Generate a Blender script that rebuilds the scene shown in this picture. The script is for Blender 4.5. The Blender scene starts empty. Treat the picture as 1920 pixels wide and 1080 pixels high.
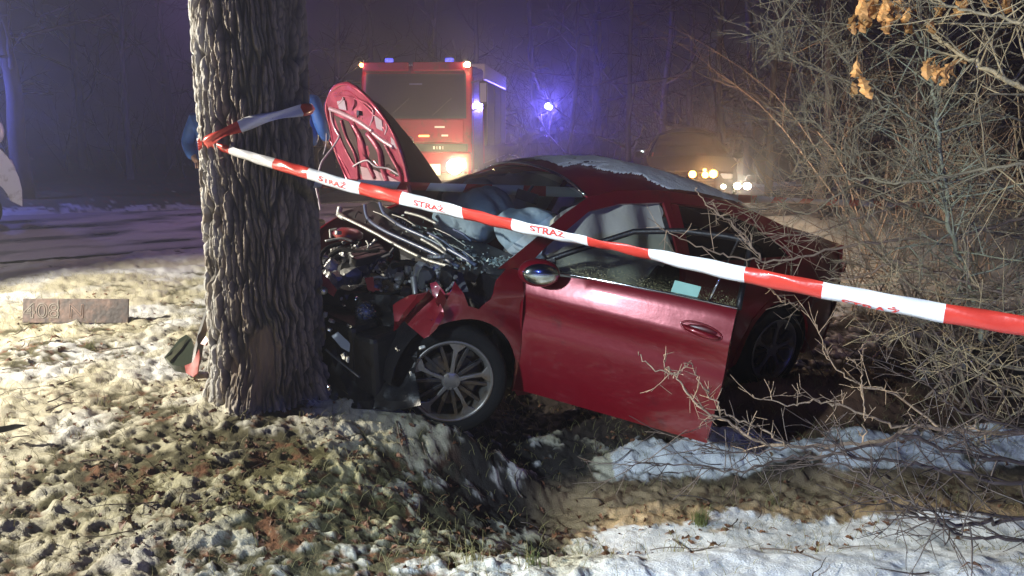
import bpy, bmesh, math, random
import numpy as np
from mathutils import Vector, Matrix, Euler
from mathutils.geometry import delaunay_2d_cdt

# ------------------------------------------------------------------ camera, world, light
S = bpy.context.scene
C = S.collection
F, PITCH, CAMH = 1500.0, math.radians(11.5), 1.6
cam = bpy.data.objects.new('camera', bpy.data.cameras.new('camera'))
C.objects.link(cam)
cam.location = (0, 0, CAMH)
cam.rotation_euler = (math.radians(90) - PITCH, 0, 0)
cam.data.sensor_width = 36
cam.data.lens = F / 1920 * 36
cam.data.clip_start = 0.05
cam.data.clip_end = 400
S.camera = cam
S.render.engine = 'CYCLES'
S.view_settings.view_transform = 'Standard'
S.view_settings.look = 'None'
S.view_settings.exposure = 0.0
S.view_settings.gamma = 1.0
try:
    S.cycles.use_denoising = True
    S.cycles.denoiser = 'OPENIMAGEDENOISE'
    S.cycles.denoising_input_passes = 'RGB_ALBEDO_NORMAL'
except Exception:
    pass
S.cycles.use_light_tree = True
S.cycles.max_bounces = 6
S.cycles.diffuse_bounces = 2
S.cycles.glossy_bounces = 3
S.cycles.transparent_max_bounces = 16
S.cycles.volume_bounces = 0
S.cycles.sample_clamp_indirect = 4
S.cycles.sample_clamp_direct = 0
S.cycles.caustics_reflective = False
S.cycles.caustics_refractive = False

W = bpy.data.worlds.new('World')
S.world = W
W.use_nodes = True
bg = W.node_tree.nodes['Background']
bg.inputs[0].default_value = (0.14, 0.11, 0.42, 1)      # night sky, coloured by the lights below
bg.inputs[1].default_value = 0.022


def at(px, py, d):
    """photo pixel + depth along the lens axis -> world point"""
    u, v = (px - 960) / F, (540 - py) / F
    c, s = math.cos(PITCH), math.sin(PITCH)
    return np.array((u * d, d * (c + v * s), CAMH + d * (-s + v * c)))


def on_z(px, py, z=0.0):
    p = at(px, py, 1.0) - np.array((0, 0, CAMH))
    t = (z - CAMH) / p[2]
    return np.array((p[0] * t, p[1] * t, z))


def lamp(name, kind, loc, power, color, size=0.05, aim=None, cone=None, blend=0.5):
    l = bpy.data.lights.new(name, kind)
    l.energy = power
    l.color = color
    if kind == 'AREA':
        l.shape = 'SQUARE'
        l.size = size
    elif kind in ('POINT', 'SPOT'):
        l.shadow_soft_size = size
    if kind == 'SPOT':
        l.spot_size = math.radians(cone or 90)
        l.spot_blend = blend
    o = bpy.data.objects.new(name, l)
    C.objects.link(o)
    o.location = tuple(loc)
    if aim is not None:
        o.rotation_euler = (Vector(tuple(aim)) - Vector(tuple(loc))).to_track_quat('-Z', 'Y').to_euler()
    return o


KEY = Vector((-6.9, 4.45, 2.6))
FILL = Vector((-3.1, -0.3, 2.5))
lamp('floodlight_beam', 'SPOT', KEY, 3600, (1.0, 0.93, 0.78), 0.09, (-3.7, 4.7, 0.0), 106, 0.35)
lamp('floodlight_beam', 'SPOT', KEY + Vector((0, .3, .1)), 520, (0.92, 0.88, 1.0), 0.09, (-7.6, 12.0, 0.4), 62, 0.7)  # second unseen beam added to brighten the van and road
lamp('cool_fill_beam', 'SPOT', FILL, 1650, (0.72, 0.88, 1.0), 0.10, (2.15, 3.55, 0.5), 58, 0.7)  # unseen fill added to light the door, right snow and bushes
VANL = at(-150, 170, 16.0)
lamp('van_beacon_light', 'POINT', VANL, 380, (0.16, 0.20, 1.0), 0.08)
lamp('blue_fill_behind_us', 'POINT', (2.6, -3.2, 2.4), 270, (0.10, 0.16, 1.0), 0.12)  # unseen blue fill added for the jackets and the dark areas
lamp('purple_road_fill', 'POINT', (-4.5, 13.5, 3.4), 130, (0.55, 0.30, 0.9), 0.1)  # unseen purple light added to tint the road and fire engine

# ------------------------------------------------------------------ small numeric helpers
rng = random.Random(7)
nr = np.random.RandomState(5)


def _h(i, j, s):
    i = i.astype(np.int64).astype(np.uint64)
    j = j.astype(np.int64).astype(np.uint64)
    n = (i * np.uint64(374761393) + j * np.uint64(668265263) + np.uint64(s * 1442695 + 97)) & np.uint64(0xffffffff)
    n = ((n ^ (n >> np.uint64(13))) * np.uint64(1274126177)) & np.uint64(0xffffffff)
    n = ((n ^ (n >> np.uint64(16))) * np.uint64(2246822519)) & np.uint64(0xffffffff)
    n = n ^ (n >> np.uint64(15))
    return (n & np.uint64(0xffffff)).astype(np.float64) / 16777215.0


def vnoise(x, y, s=0):
    xi, yi = np.floor(x), np.floor(y)
    fx, fy = x - xi, y - yi
    fx = fx * fx * (3 - 2 * fx)
    fy = fy * fy * (3 - 2 * fy)
    a, b = _h(xi, yi, s), _h(xi + 1, yi, s)
    c, d = _h(xi, yi + 1, s), _h(xi + 1, yi + 1, s)
    return (a * (1 - fx) + b * fx) * (1 - fy) + (c * (1 - fx) + d * fx) * fy


def fbm(x, y, s=0, o=4):
    t = 0
    a = 0.5
    for k in range(o):
        t = t + a * vnoise(x * 2 ** k, y * 2 ** k, s + k * 7)
        a *= 0.5
    return t / (1 - 0.5 ** o)


def worley(x, y, s=0, second=False):
    xi, yi = np.floor(x), np.floor(y)
    f1 = np.full(x.shape, 9.0)
    f2 = np.full(x.shape, 9.0)
    cid = np.zeros(x.shape)
    for di in (-1, 0, 1):
        for dj in (-1, 0, 1):
            cx, cy = xi + di, yi + dj
            px = cx + _h(cx, cy, s)
            py = cy + _h(cx, cy, s + 31)
            d = np.sqrt((x - px) ** 2 + (y - py) ** 2)
            n = d < f1
            f2 = np.where(n, f1, np.minimum(f2, d))
            cid = np.where(n, _h(cx, cy, s + 77), cid)
            f1 = np.where(n, d, f1)
    return (f1, f2, cid) if second else (f1, cid)


def sst(a, b, x):
    t = np.clip((x - a) / (b - a), 0, 1)
    return t * t * (3 - 2 * t)


# ------------------------------------------------------------------ materials
MATS = {}


def mat(name, col, rough=0.6, metal=0.0, var=0.0, vscale=20.0, bump=0.0, bscale=60.0, emit=None, estr=0.0,
        coat=0.0, spec=0.5, trans=0.0, dirt=None, dscale=4.0, damt=0.0):
    if name in MATS:
        return MATS[name]
    m = bpy.data.materials.new(name)
    m.use_nodes = True
    nt = m.node_tree
    p = nt.nodes['Principled BSDF']
    p.inputs['Base Color'].default_value = (*col, 1)
    p.inputs['Roughness'].default_value = rough
    p.inputs['Metallic'].default_value = metal
    p.inputs['Coat Weight'].default_value = coat
    p.inputs['Coat Roughness'].default_value = 0.06
    p.inputs['Specular IOR Level'].default_value = spec
    p.inputs['Transmission Weight'].default_value = trans
    tc = nt.nodes.new('ShaderNodeTexCoord')
    last = None
    if var > 0:
        n = nt.nodes.new('ShaderNodeTexNoise')
        n.inputs['Scale'].default_value = vscale
        n.inputs['Detail'].default_value = 6
        nt.links.new(tc.outputs['Object'], n.inputs['Vector'])
        r = nt.nodes.new('ShaderNodeMapRange')
        r.inputs[3].default_value = 1 - var
        r.inputs[4].default_value = 1 + var
        nt.links.new(n.outputs['Fac'], r.inputs[0])
        mx = nt.nodes.new('ShaderNodeVectorMath')
        mx.operation = 'SCALE'
        mx.inputs[0].default_value = col
        nt.links.new(r.outputs[0], mx.inputs['Scale'])
        last = mx.outputs[0]
        nt.links.new(last, p.inputs['Base Color'])
        rr = nt.nodes.new('ShaderNodeMapRange')
        rr.inputs[3].default_value = max(0.02, rough - 0.15 * var * 3)
        rr.inputs[4].default_value = min(1, rough + 0.2 * var * 3)
        nt.links.new(n.outputs['Fac'], rr.inputs[0])
        nt.links.new(rr.outputs[0], p.inputs['Roughness'])
    if dirt is not None:
        n2 = nt.nodes.new('ShaderNodeTexNoise')
        n2.inputs['Scale'].default_value = dscale
        n2.inputs['Detail'].default_value = 8
        n2.inputs['Roughness'].default_value = 0.7
        nt.links.new(tc.outputs['Object'], n2.inputs['Vector'])
        r2 = nt.nodes.new('ShaderNodeMapRange')
        r2.inputs[1].default_value = 0.62 - damt * 0.35
        r2.inputs[2].default_value = 0.74 - damt * 0.25
        nt.links.new(n2.outputs['Fac'], r2.inputs[0])
        mm = nt.nodes.new('ShaderNodeMix')
        mm.data_type = 'RGBA'
        mm.inputs[6].default_value = (*col, 1)
        mm.inputs[7].default_value = (*dirt, 1)
        if last is not None:
            nt.links.new(last, mm.inputs[6])
        nt.links.new(r2.outputs[0], mm.inputs[0])
        nt.links.new(mm.outputs[2], p.inputs['Base Color'])
    if bump > 0:
        n = nt.nodes.new('ShaderNodeTexNoise')
        n.inputs['Scale'].default_value = bscale
        n.inputs['Detail'].default_value = 5
        nt.links.new(tc.outputs['Object'], n.inputs['Vector'])
        b = nt.nodes.new('ShaderNodeBump')
        b.inputs['Strength'].default_value = bump
        b.inputs['Distance'].default_value = 0.02
        nt.links.new(n.outputs['Fac'], b.inputs['Height'])
        nt.links.new(b.outputs[0], p.inputs['Normal'])
    if emit is not None:
        p.inputs['Emission Color'].default_value = (*emit, 1)
        p.inputs['Emission Strength'].default_value = estr
    MATS[name] = m
    return m


def glass_mat(name, tint, opacity, rough=0.02, speck=None, grad=None):
    """a thin pane: see-through with a reflection and optional painted specks"""
    m = bpy.data.materials.new(name)
    m.use_nodes = True
    nt = m.node_tree
    nt.nodes.clear()
    out = nt.nodes.new('ShaderNodeOutputMaterial')
    tr = nt.nodes.new('ShaderNodeBsdfTransparent')
    tr.inputs[0].default_value = (*tint, 1)
    pr = nt.nodes.new('ShaderNodeBsdfPrincipled')
    pr.inputs['Base Color'].default_value = (0.02, 0.022, 0.025, 1)
    pr.inputs['Roughness'].default_value = rough
    pr.inputs['Specular IOR Level'].default_value = 0.7
    mx = nt.nodes.new('ShaderNodeMixShader')
    lw = nt.nodes.new('ShaderNodeLayerWeight')
    lw.inputs[0].default_value = 0.5
    fr = nt.nodes.new('ShaderNodeMath')
    fr.operation = 'POWER'
    fr.inputs[1].default_value = 4.0
    nt.links.new(lw.outputs['Facing'], fr.inputs[0])
    ad = nt.nodes.new('ShaderNodeMath')
    ad.use_clamp = True
    ad.inputs[1].default_value = opacity
    nt.links.new(fr.outputs[0], ad.inputs[0])
    nt.links.new(ad.outputs[0], mx.inputs[0])
    nt.links.new(tr.outputs[0], mx.inputs[1])
    nt.links.new(pr.outputs[0], mx.inputs[2])
    last = mx.outputs[0]
    if speck is not None:
        tc = nt.nodes.new('ShaderNodeTexCoord')
        n = nt.nodes.new('ShaderNodeTexNoise')
        n.inputs['Scale'].default_value = speck[1]
        n.inputs['Detail'].default_value = 4
        nt.links.new(tc.outputs['Object'], n.inputs['Vector'])
        r = nt.nodes.new('ShaderNodeMapRange')
        r.inputs[1].default_value = speck[2]
        r.inputs[2].default_value = speck[2] + 0.12
        nt.links.new(n.outputs['Fac'], r.inputs[0])
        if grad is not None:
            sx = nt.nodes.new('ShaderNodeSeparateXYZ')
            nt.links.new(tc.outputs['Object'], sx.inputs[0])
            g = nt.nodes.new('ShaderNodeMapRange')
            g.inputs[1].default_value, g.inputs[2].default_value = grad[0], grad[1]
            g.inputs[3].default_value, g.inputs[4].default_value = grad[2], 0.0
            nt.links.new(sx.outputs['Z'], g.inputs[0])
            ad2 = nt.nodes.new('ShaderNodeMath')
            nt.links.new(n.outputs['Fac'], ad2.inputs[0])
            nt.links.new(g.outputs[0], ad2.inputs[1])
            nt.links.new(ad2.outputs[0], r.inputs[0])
        d = nt.nodes.new('ShaderNodeBsdfDiffuse')
        d.inputs[0].default_value = (*speck[0], 1)
        m2 = nt.nodes.new('ShaderNodeMixShader')
        nt.links.new(r.outputs[0], m2.inputs[0])
        nt.links.new(last, m2.inputs[1])
        nt.links.new(d.outputs[0], m2.inputs[2])
        last = m2.outputs[0]
    nt.links.new(last, out.inputs[0])
    return m


def attr_mat(name, attr='col', rough=0.7, bump=0.3, bscale=150.0, var=0.25, rattr=None, spec=0.5, glint=False):
    m = bpy.data.materials.new(name)
    m.use_nodes = True
    nt = m.node_tree
    p = nt.nodes['Principled BSDF']
    p.inputs['Roughness'].default_value = rough
    p.inputs['Specular IOR Level'].default_value = spec
    a = nt.nodes.new('ShaderNodeAttribute')
    a.attribute_name = attr
    tc = nt.nodes.new('ShaderNodeTexCoord')
    n = nt.nodes.new('ShaderNodeTexNoise')
    n.inputs['Scale'].default_value = bscale
    n.inputs['Detail'].default_value = 6
    n.inputs['Roughness'].default_value = 0.65
    nt.links.new(tc.outputs['Object'], n.inputs['Vector'])
    r = nt.nodes.new('ShaderNodeMapRange')
    r.inputs[3].default_value = 1 - var
    r.inputs[4].default_value = 1 + var
    nt.links.new(n.outputs['Fac'], r.inputs[0])
    mx = nt.nodes.new('ShaderNodeVectorMath')
    mx.operation = 'SCALE'
    nt.links.new(a.outputs['Color'], mx.inputs[0])
    nt.links.new(r.outputs[0], mx.inputs['Scale'])
    nt.links.new(mx.outputs[0], p.inputs['Base Color'])
    if bump > 0:
        b = nt.nodes.new('ShaderNodeBump')
        b.inputs['Strength'].default_value = bump
        b.inputs['Distance'].default_value = 0.01
        nt.links.new(n.outputs['Fac'], b.inputs['Height'])
        nt.links.new(b.outputs[0], p.inputs['Normal'])
    if rattr:
        a2 = nt.nodes.new('ShaderNodeAttribute')
        a2.attribute_name = rattr
        nt.links.new(a2.outputs['Fac'], p.inputs['Roughness'])
    MATS[name] = m
    return m


# ------------------------------------------------------------------ object helpers
def tag(o, label=None, cat=None, group=None, kind=None):
    if label: o['label'] = label
    if cat: o['category'] = cat
    if group: o['group'] = group
    if kind: o['kind'] = kind
    return o


def empty(name, loc=(0, 0, 0), rot=(0, 0, 0)):
    o = bpy.data.objects.new(name, None)
    C.objects.link(o)
    o.location = tuple(loc)
    o.rotation_euler = tuple(rot)
    o.empty_display_size = 0.2
    return o


def mesh_obj(name, V, Fc, m=None, parent=None, smooth=False, midx=None, attrs=None):
    me = bpy.data.meshes.new(name)
    if isinstance(V, np.ndarray):
        me.vertices.add(len(V))
        me.vertices.foreach_set('co', np.asarray(V, np.float32).ravel())
        Fc = np.asarray(Fc, np.int32)
        k = Fc.shape[1]
        me.loops.add(Fc.size)
        me.loops.foreach_set('vertex_index', Fc.ravel())
        me.polygons.add(len(Fc))
        me.polygons.foreach_set('loop_start', np.arange(0, Fc.size, k, dtype=np.int32))
        me.update(calc_edges=True)
    else:
        me.from_pydata([tuple(v) for v in V], [], Fc)
        me.update()
    if m is not None:
        for x in (m if isinstance(m, (list, tuple)) else [m]):
            me.materials.append(x)
    if midx is not None:
        me.polygons.foreach_set('material_index', np.asarray(midx, np.int32))
    if smooth:
        me.polygons.foreach_set('use_smooth', np.ones(len(me.polygons), bool))
    if attrs:
        for k, v in attrs.items():
            if v.ndim == 2:
                a = me.attributes.new(k, 'FLOAT_COLOR', 'POINT')
                c4 = np.ones((len(v), 4), np.float32)
                c4[:, :3] = v
                a.data.foreach_set('color', c4.ravel())
            else:
                a = me.attributes.new(k, 'FLOAT', 'POINT')
                a.data.foreach_set('value', v.astype(np.float32))
    o = bpy.data.objects.new(name, me)
    C.objects.link(o)
    if parent is not None:
        o.parent = parent
    return o


class MB:
    """collects simple solids and links them as one mesh"""
    def __init__(s):
        s.v = []
        s.f = []
        s.mi = []
        s.m = 0

    def add(s, V, Fc):
        b = len(s.v)
        s.v.extend([tuple(map(float, v)) for v in V])
        for f in Fc:
            s.f.append(tuple(i + b for i in f))
            s.mi.append(s.m)
        return s

    def box(s, c, d, rot=None, taper=1.0):
        cx, cy, cz = c
        V = []
        for z in (-.5, .5):
            t = taper if z > 0 else 1
            for x, y in ((-.5, -.5), (.5, -.5), (.5, .5), (-.5, .5)):
                V.append(Vector((x * d[0] * t, y * d[1] * t, z * d[2])))
        if rot is not None:
            R_ = rot if isinstance(rot, Matrix) else Euler(rot).to_matrix()
            V = [R_ @ v for v in V]
        V = [(v.x + cx, v.y + cy, v.z + cz) for v in V]
        return s.add(V, [(0, 3, 2, 1), (4, 5, 6, 7), (0, 1, 5, 4), (1, 2, 6, 5), (2, 3, 7, 6), (3, 0, 4, 7)])

    def tube(s, P, r, n=8, cap=True):
        P = [Vector(tuple(p)) for p in P]
        if not hasattr(r, '__len__'):
            r = [r] * len(P)
        V = []
        Fc = []
        up = None
        for i, p in enumerate(P):
            t = (P[min(i + 1, len(P) - 1)] - P[max(i - 1, 0)])
            if t.length < 1e-9: t = Vector((0, 0, 1))
            t.normalize()
            if up is None:
                up = Vector((0, 0, 1)) if abs(t.z) < .9 else Vector((1, 0, 0))
            a = t.cross(up)
            if a.length < 1e-4: a = t.orthogonal()
            a.normalize()
            b = a.cross(t).normalized()
            up = b
            for k in range(n):
                an = 2 * math.pi * k / n
                V.append(p + a * (math.cos(an) * r[i]) + b * (math.sin(an) * r[i]))
        for i in range(len(P) - 1):
            for k in range(n):
                Fc.append((i * n + k, i * n + (k + 1) % n, (i + 1) * n + (k + 1) % n, (i + 1) * n + k))
        if cap:
            Fc.append(tuple(range(n - 1, -1, -1)))
            Fc.append(tuple(range((len(P) - 1) * n, len(P) * n)))
        return s.add(V, Fc)

    def ball(s, c, r, n=10, m=7, jit=0.0, seed=0):
        rr = (r, r, r) if not hasattr(r, '__len__') else r
        R_ = random.Random(seed)
        V = [(c[0], c[1], c[2] - rr[2])]
        for i in range(1, m):
            ph = math.pi * i / m - math.pi / 2
            for k in range(n):
                th = 2 * math.pi * k / n
                j = 1 + jit * (R_.random() - .5) * 2
                V.append((c[0] + rr[0] * math.cos(ph) * math.cos(th) * j, c[1] + rr[1] * math.cos(ph) * math.sin(th) * j,
                          c[2] + rr[2] * math.sin(ph) * j))
        V.append((c[0], c[1], c[2] + rr[2]))
        Fc = []
        for k in range(n):
            Fc.append((0, 1 + (k + 1) % n, 1 + k))
            Fc.append((len(V) - 1, 1 + (m - 2) * n + k, 1 + (m - 2) * n + (k + 1) % n))
        for i in range(m - 2):
            for k in range(n):
                a = 1 + i * n + k
                b = 1 + i * n + (k + 1) % n
                Fc.append((a, b, b + n, a + n))
        return s.add(V, Fc)

    def prism(s, poly, a, b, axes='xz'):
        """polygon in plane (axes) swept along the third axis from a to b"""
        ax = {'x': 0, 'y': 1, 'z': 2}
        i, j = ax[axes[0]], ax[axes[1]]
        k = 3 - i - j
        n = len(poly)
        V = []
        for t in (a, b):
            for p in poly:
                q = [0, 0, 0]
                q[i], q[j], q[k] = p[0], p[1], t
                V.append(q)
        Fc = [tuple(range(n)), tuple(range(2 * n - 1, n - 1, -1))]
        for q in range(n):
            Fc.append((q, q + n, (q + 1) % n + n, (q + 1) % n))
        return s.add(V, Fc)

    def build(s, name, m=None, parent=None, smooth=False, bevel=0, fn=None, split=False, seg=2):
        V = s.v if fn is None else [fn(v) for v in s.v]
        o = mesh_obj(name, V, s.f, m, parent, smooth, s.mi if isinstance(m, (list, tuple)) else None)
        bm = bmesh.new()
        bm.from_mesh(o.data)
        bmesh.ops.recalc_face_normals(bm, faces=bm.faces)
        bm.to_mesh(o.data)
        bm.free()
        if bevel:
            b = o.modifiers.new('bevel', 'BEVEL')
            b.width = bevel
            b.segments = seg
            b.limit_method = 'ANGLE'
        if split:
            e = o.modifiers.new('split', 'EDGE_SPLIT')
            e.split_angle = math.radians(40)
        return o


def copy_tree(o, parent=None):
    c = o.copy()
    C.objects.link(c)
    c.parent = parent
    for ch in o.children:
        copy_tree(ch, c)
    return c


def in_poly(P, poly):
    x, y = P[:, 0], P[:, 1]
    r = np.zeros(len(P), bool)
    n = len(poly)
    for i in range(n):
        x1, y1 = poly[i]
        x2, y2 = poly[(i + 1) % n]
        if y1 == y2: continue
        c = ((y1 > y) != (y2 > y)) & (x < (x2 - x1) * (y - y1) / (y2 - y1) + x1)
        r ^= c
    return r


def resample(poly, res, closed=True):
    out = []
    n = len(poly)
    for i in range(n if closed else n - 1):
        a, b = np.array(poly[i], float), np.array(poly[(i + 1) % n], float)
        k = max(1, int(round(np.linalg.norm(b - a) / res)))
        for q in range(k):
            out.append(a + (b - a) * q / k)
    if not closed: out.append(np.array(poly[-1], float))
    return out


def panel_tris(poly, holes=(), res=0.05, extra=()):
    pts = []
    edges = []
    for lp in [poly] + list(holes):
        r = resample(lp, res)
        b = len(pts)
        pts += r
        edges += [(b + i, b + (i + 1) % len(r)) for i in range(len(r))]
    E_ = np.array(pts)
    x0, y0 = E_.min(0)
    x1, y1 = E_.max(0)
    gx, gy = np.meshgrid(np.arange(x0, x1, res), np.arange(y0, y1, res))
    G = np.stack([gx.ravel(), gy.ravel()], 1)
    G[:, 0] += ((np.round((G[:, 1] - y0) / res)) % 2) * res * .5
    ok = in_poly(G, poly)
    for h in holes: ok &= ~in_poly(G, h)
    G = G[ok]
    if len(G):
        d = np.min(np.linalg.norm(G[:, None] - E_[None], axis=2), axis=1)
        G = G[d > res * .55]
    allp = [Vector((p[0], p[1])) for p in pts] + [Vector((p[0], p[1])) for p in G]
    r = delaunay_2d_cdt(allp, edges, [], 0, 1e-7)
    P = np.array([(v[0], v[1]) for v in r[0]])
    T = np.array([f for f in r[2] if len(f) == 3])
    cen = P[T].mean(1)
    ok = in_poly(cen, poly)
    for h in holes: ok &= ~in_poly(cen, h)
    return P, T[ok]


def panel(name, poly, fn, m, parent, holes=(), res=0.05, thick=0.008, smooth=True, offset=-1, split=True):
    P, T = panel_tris(poly, holes, res)
    V = fn(P)
    o = mesh_obj(name, np.asarray(V), T, m, parent, smooth)
    if thick:
        s = o.modifiers.new('thickness', 'SOLIDIFY')
        s.thickness = thick
        s.offset = offset
    if split:
        e = o.modifiers.new('split', 'EDGE_SPLIT')
        e.split_angle = math.radians(38)
    return o


def grid_obj(name, nu, nv, fn, m, parent=None, thick=0.0, smooth=True, offset=-1):
    u, v = np.meshgrid(np.linspace(0, 1, nu), np.linspace(0, 1, nv))
    V = fn(u.ravel(), v.ravel())
    Fc = []
    for j in range(nv - 1):
        for i in range(nu - 1):
            a = j * nu + i
            Fc.append((a, a + 1, a + nu + 1, a + nu))
    o = mesh_obj(name, np.asarray(V), np.array(Fc), m, parent, smooth)
    if thick:
        s = o.modifiers.new('thickness', 'SOLIDIFY')
        s.thickness = thick
        s.offset = offset
        e = o.modifiers.new('split', 'EDGE_SPLIT')
        e.split_angle = math.radians(38)
    return o


def arc(cx, cy, r, a0, a1, n=14):
    return [(cx + r * math.cos(math.radians(a0 + (a1 - a0) * i / (n - 1))),
             cy + r * math.sin(math.radians(a0 + (a1 - a0) * i / (n - 1)))) for i in range(n)]


# ------------------------------------------------------------------ the ground
NEAR_X = np.array([-60, -14, -6.1, -4.1, 0, 6, 14, 40, 70.])
NEAR_Y = np.array([-18, 4.8, 9.4, 10.6, 12.6, 15.0, 17.5, 25, 34.])
FAR_X = np.array([-60, -20, -8.8, -6.0, 0, 6, 14, 40, 70.])
FAR_Y = np.array([-11, 10.3, 14.5, 15.6, 18.6, 21, 24, 32, 41.])


def ground_base(x, y):
    low = sst(-1.05, 0.25, x) * sst(2.5, 3.55, y)
    ny = np.interp(x, NEAR_X, NEAR_Y)
    rise = sst(ny - 4.2, ny - 0.8, y)
    h = -0.40 * low * (1 - rise)
    # spoil ridge right of the ditch, and the churned mound behind the rear wheel
    rn = fbm(x * 2.3, y * 2.3, 17, 3) - .5
    h = h + (0.09 + .10 * rn) * np.exp(-((y - 4.58 - 0.03 * x - .5 * rn) / 0.22) ** 2) * sst(0.35, 0.9, x)
    h = h - 0.13 * np.exp(-(((x - .18) / 0.33) ** 2 + ((y - 4.1) / 0.35) ** 2))
    h = h + 0.25 * np.exp(-(((x - 1.95) / 0.75) ** 2 + ((y - 5.30) / 0.28) ** 2))
    h = h + 0.06 * np.exp(-(((x - 1.1) / 1.2) ** 2 + ((y - 2.7) / 0.4) ** 2))
    h = h + 0.10 * np.exp(-(((x + 1.4) / 0.55) ** 2 + ((y - 4.35) / 0.5) ** 2))
    # heap behind the trunk
    h = h + 0.30 * np.exp(-(((x + 2.62) / 0.45) ** 2 + ((y - 9.3) / 0.5) ** 2))
    h = h + 0.17 * np.exp(-(((x + 0.25) / 0.55) ** 2 + ((y - 4.22) / 0.20) ** 2))
    h = h + 0.07 * (fbm(x * 0.9, y * 0.9, 3, 3) - 0.5) * 2
    return h


def make_ground():
    ang = [math.radians(a) for a in np.arange(-180, -60, 3.0)]
    a = -60.0
    while a < 60:
        ang.append(math.radians(a))
        a += 0.16 if abs(a) < 37 else 0.6
    ang += [math.radians(b) for b in np.arange(60, 180.1, 3.0)]
    ang = np.array(ang)
    rad = list(np.geomspace(0.05, 2.2, 14)[:-1])
    r = 2.2
    while r < 75:
        rad.append(r)
        r *= 1.0042 if r < 7 else (1.007 if r < 12 else (1.02 if r < 30 else 1.06))
    rad.append(75)
    rad = np.array(rad)
    A, Rr = np.meshgrid(ang, rad)
    x = (Rr * np.sin(A)).ravel()
    y = (Rr * np.cos(A)).ravel()
    h = ground_base(x, y)
    ny = np.interp(x, NEAR_X, NEAR_Y)
    fy = np.interp(x, FAR_X, FAR_Y)
    road = sst(-0.25, 0.1, y - ny) * sst(-0.1, 0.25, fy - y)
    # clumps: rounded lumps at four sizes
    wx = x + 0.13 * (fbm(x * 6, y * 6, 40, 4) - .5) + .03 * (fbm(x * 31, y * 31, 41, 2) - .5)
    wy = y + 0.13 * (fbm(x * 6, y * 6, 44, 4) - .5) + .03 * (fbm(x * 31, y * 31, 45, 2) - .5)
    lum = np.zeros_like(x)
    amp = np.zeros_like(x)
    for k, (sc, am, th) in enumerate(((0.27, .020, .2), (0.12, .021, .3), (0.06, .019, .25), (0.030, .012, .2), (0.016, .006, .2))):
        f1, cid = worley(wx / sc, wy / sc, 11 + k * 5)
        b = np.sqrt(np.clip(1 - (f1 / 0.72) ** 2, 0, 1)) * np.clip((cid - th) / (1 - th), 0, 1)
        lum += am * b
        amp += am
    lumn = lum / amp
    lum = lum * .8 + .030 * (fbm(x * 14, y * 14, 101, 5) - .5) * 1.6
    reg = fbm(x * 1.3 + 4, y * 1.3, 21, 4)
    patch = fbm(x * 3.1, y * 3.1 + 9, 25, 5)
    # regions
    right = sst(0.05, 0.55, x + 0.5 * (reg - .5) * 2) * sst(3.92, 3.74, y + 0.55 * (reg - .5) + .3 * (patch - .5) - 0.02 * x)
    rstrip = sst(0.35, 0.6, x) * np.exp(-((y - 4.52 - 0.05 * x - 0.6 * (reg - .5)) / 0.27) ** 4) * (.55 + .9 * (patch - .2))
    mud = sst(0.0, 0.4, x) * sst(3.45, 3.70, y + 0.3 * (reg - .5)) * sst(4.45, 4.15, y + 0.2 * (reg - .5))
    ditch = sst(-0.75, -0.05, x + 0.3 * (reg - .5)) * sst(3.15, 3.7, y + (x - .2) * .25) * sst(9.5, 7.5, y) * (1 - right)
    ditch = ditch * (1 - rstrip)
    churn = np.exp(-(((x - 2.1) / 1.15) ** 2 + ((y - 5.5) / 0.62) ** 2))
    moss = np.exp(-(((x + 1.15) / 0.95) ** 2 + ((y - 3.35) / 0.62) ** 2))
    smoothr = right * 0.72
    A1 = (1 - smoothr) * (1 - .55 * road)
    fade = sst(16, 7, np.sqrt(x * x + y * y)) * .85 + .15
    h = h + lum * A1 * fade * (1 + .5 * (patch - .5))
    h = h + right * 0.03 * (fbm(x * 5, y * 5, 60, 3) - .5) * 2
    h = h - 0.02 * (1 - road) * 0 - road * 0.05
    h = np.where(road > .99, -0.05, h * (1 - road) - 0.05 * road)
    # snow cover: what lies on the lumps; the hollows stay bare
    cov = 0.68 + 1.1 * (patch - .5) + .55 * (fbm(x * 11, y * 11, 29, 4) - .5) + 0.55 * (lumn - .30) * 2.2
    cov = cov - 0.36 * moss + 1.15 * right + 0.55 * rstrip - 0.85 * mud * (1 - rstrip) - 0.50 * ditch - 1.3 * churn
    far = sst(6.0, 9.0, y)
    cov = cov + 0.25 * far - 1.2 * sst(0, 3, y - fy)
    snow = sst(0.34, 0.62, cov)
    tint = fbm(x * 2.2 + 30, y * 2.2, 71, 3)
    litter = sst(.60, .70, fbm(x * 17, y * 17, 81, 3))
    sc = np.stack([0.70 + 0 * x, 0.70 + 0 * x, 0.69 + 0 * x], 1) * (.82 + .36 * fbm(x * 7, y * 7, 111, 4))[:, None]
    rs = np.clip(right + rstrip * .8, 0, 1)[:, None]
    sc = sc * (1 - rs) + np.array([.84, .87, .90]) * rs  # cleaner snow, the cool lamp's blue painted into its colour
    # snow soaked through to the grass under it, yellowish
    soak = (sst(.25, .65, tint) * (1 - right) * .75 * (x < 0.6))[:, None]
    sc = sc * (1 - soak) + np.array([0.54, 0.48, 0.29]) * soak
    sm = (np.clip(moss * 1.25, 0, 1) * .8)[:, None]
    sc = sc * (1 - sm) + np.array([0.40, 0.38, 0.19]) * sm
    bare = np.stack([0.085 + 0 * x, 0.075 + 0 * x, 0.035 + 0 * x], 1)
    mo = (np.clip(moss * 1.3, 0, 1) * sst(.3, .6, patch))[:, None]
    bare = bare * (1 - mo) + np.array([0.115, 0.105, 0.035]) * mo
    li = litter[:, None]
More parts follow.
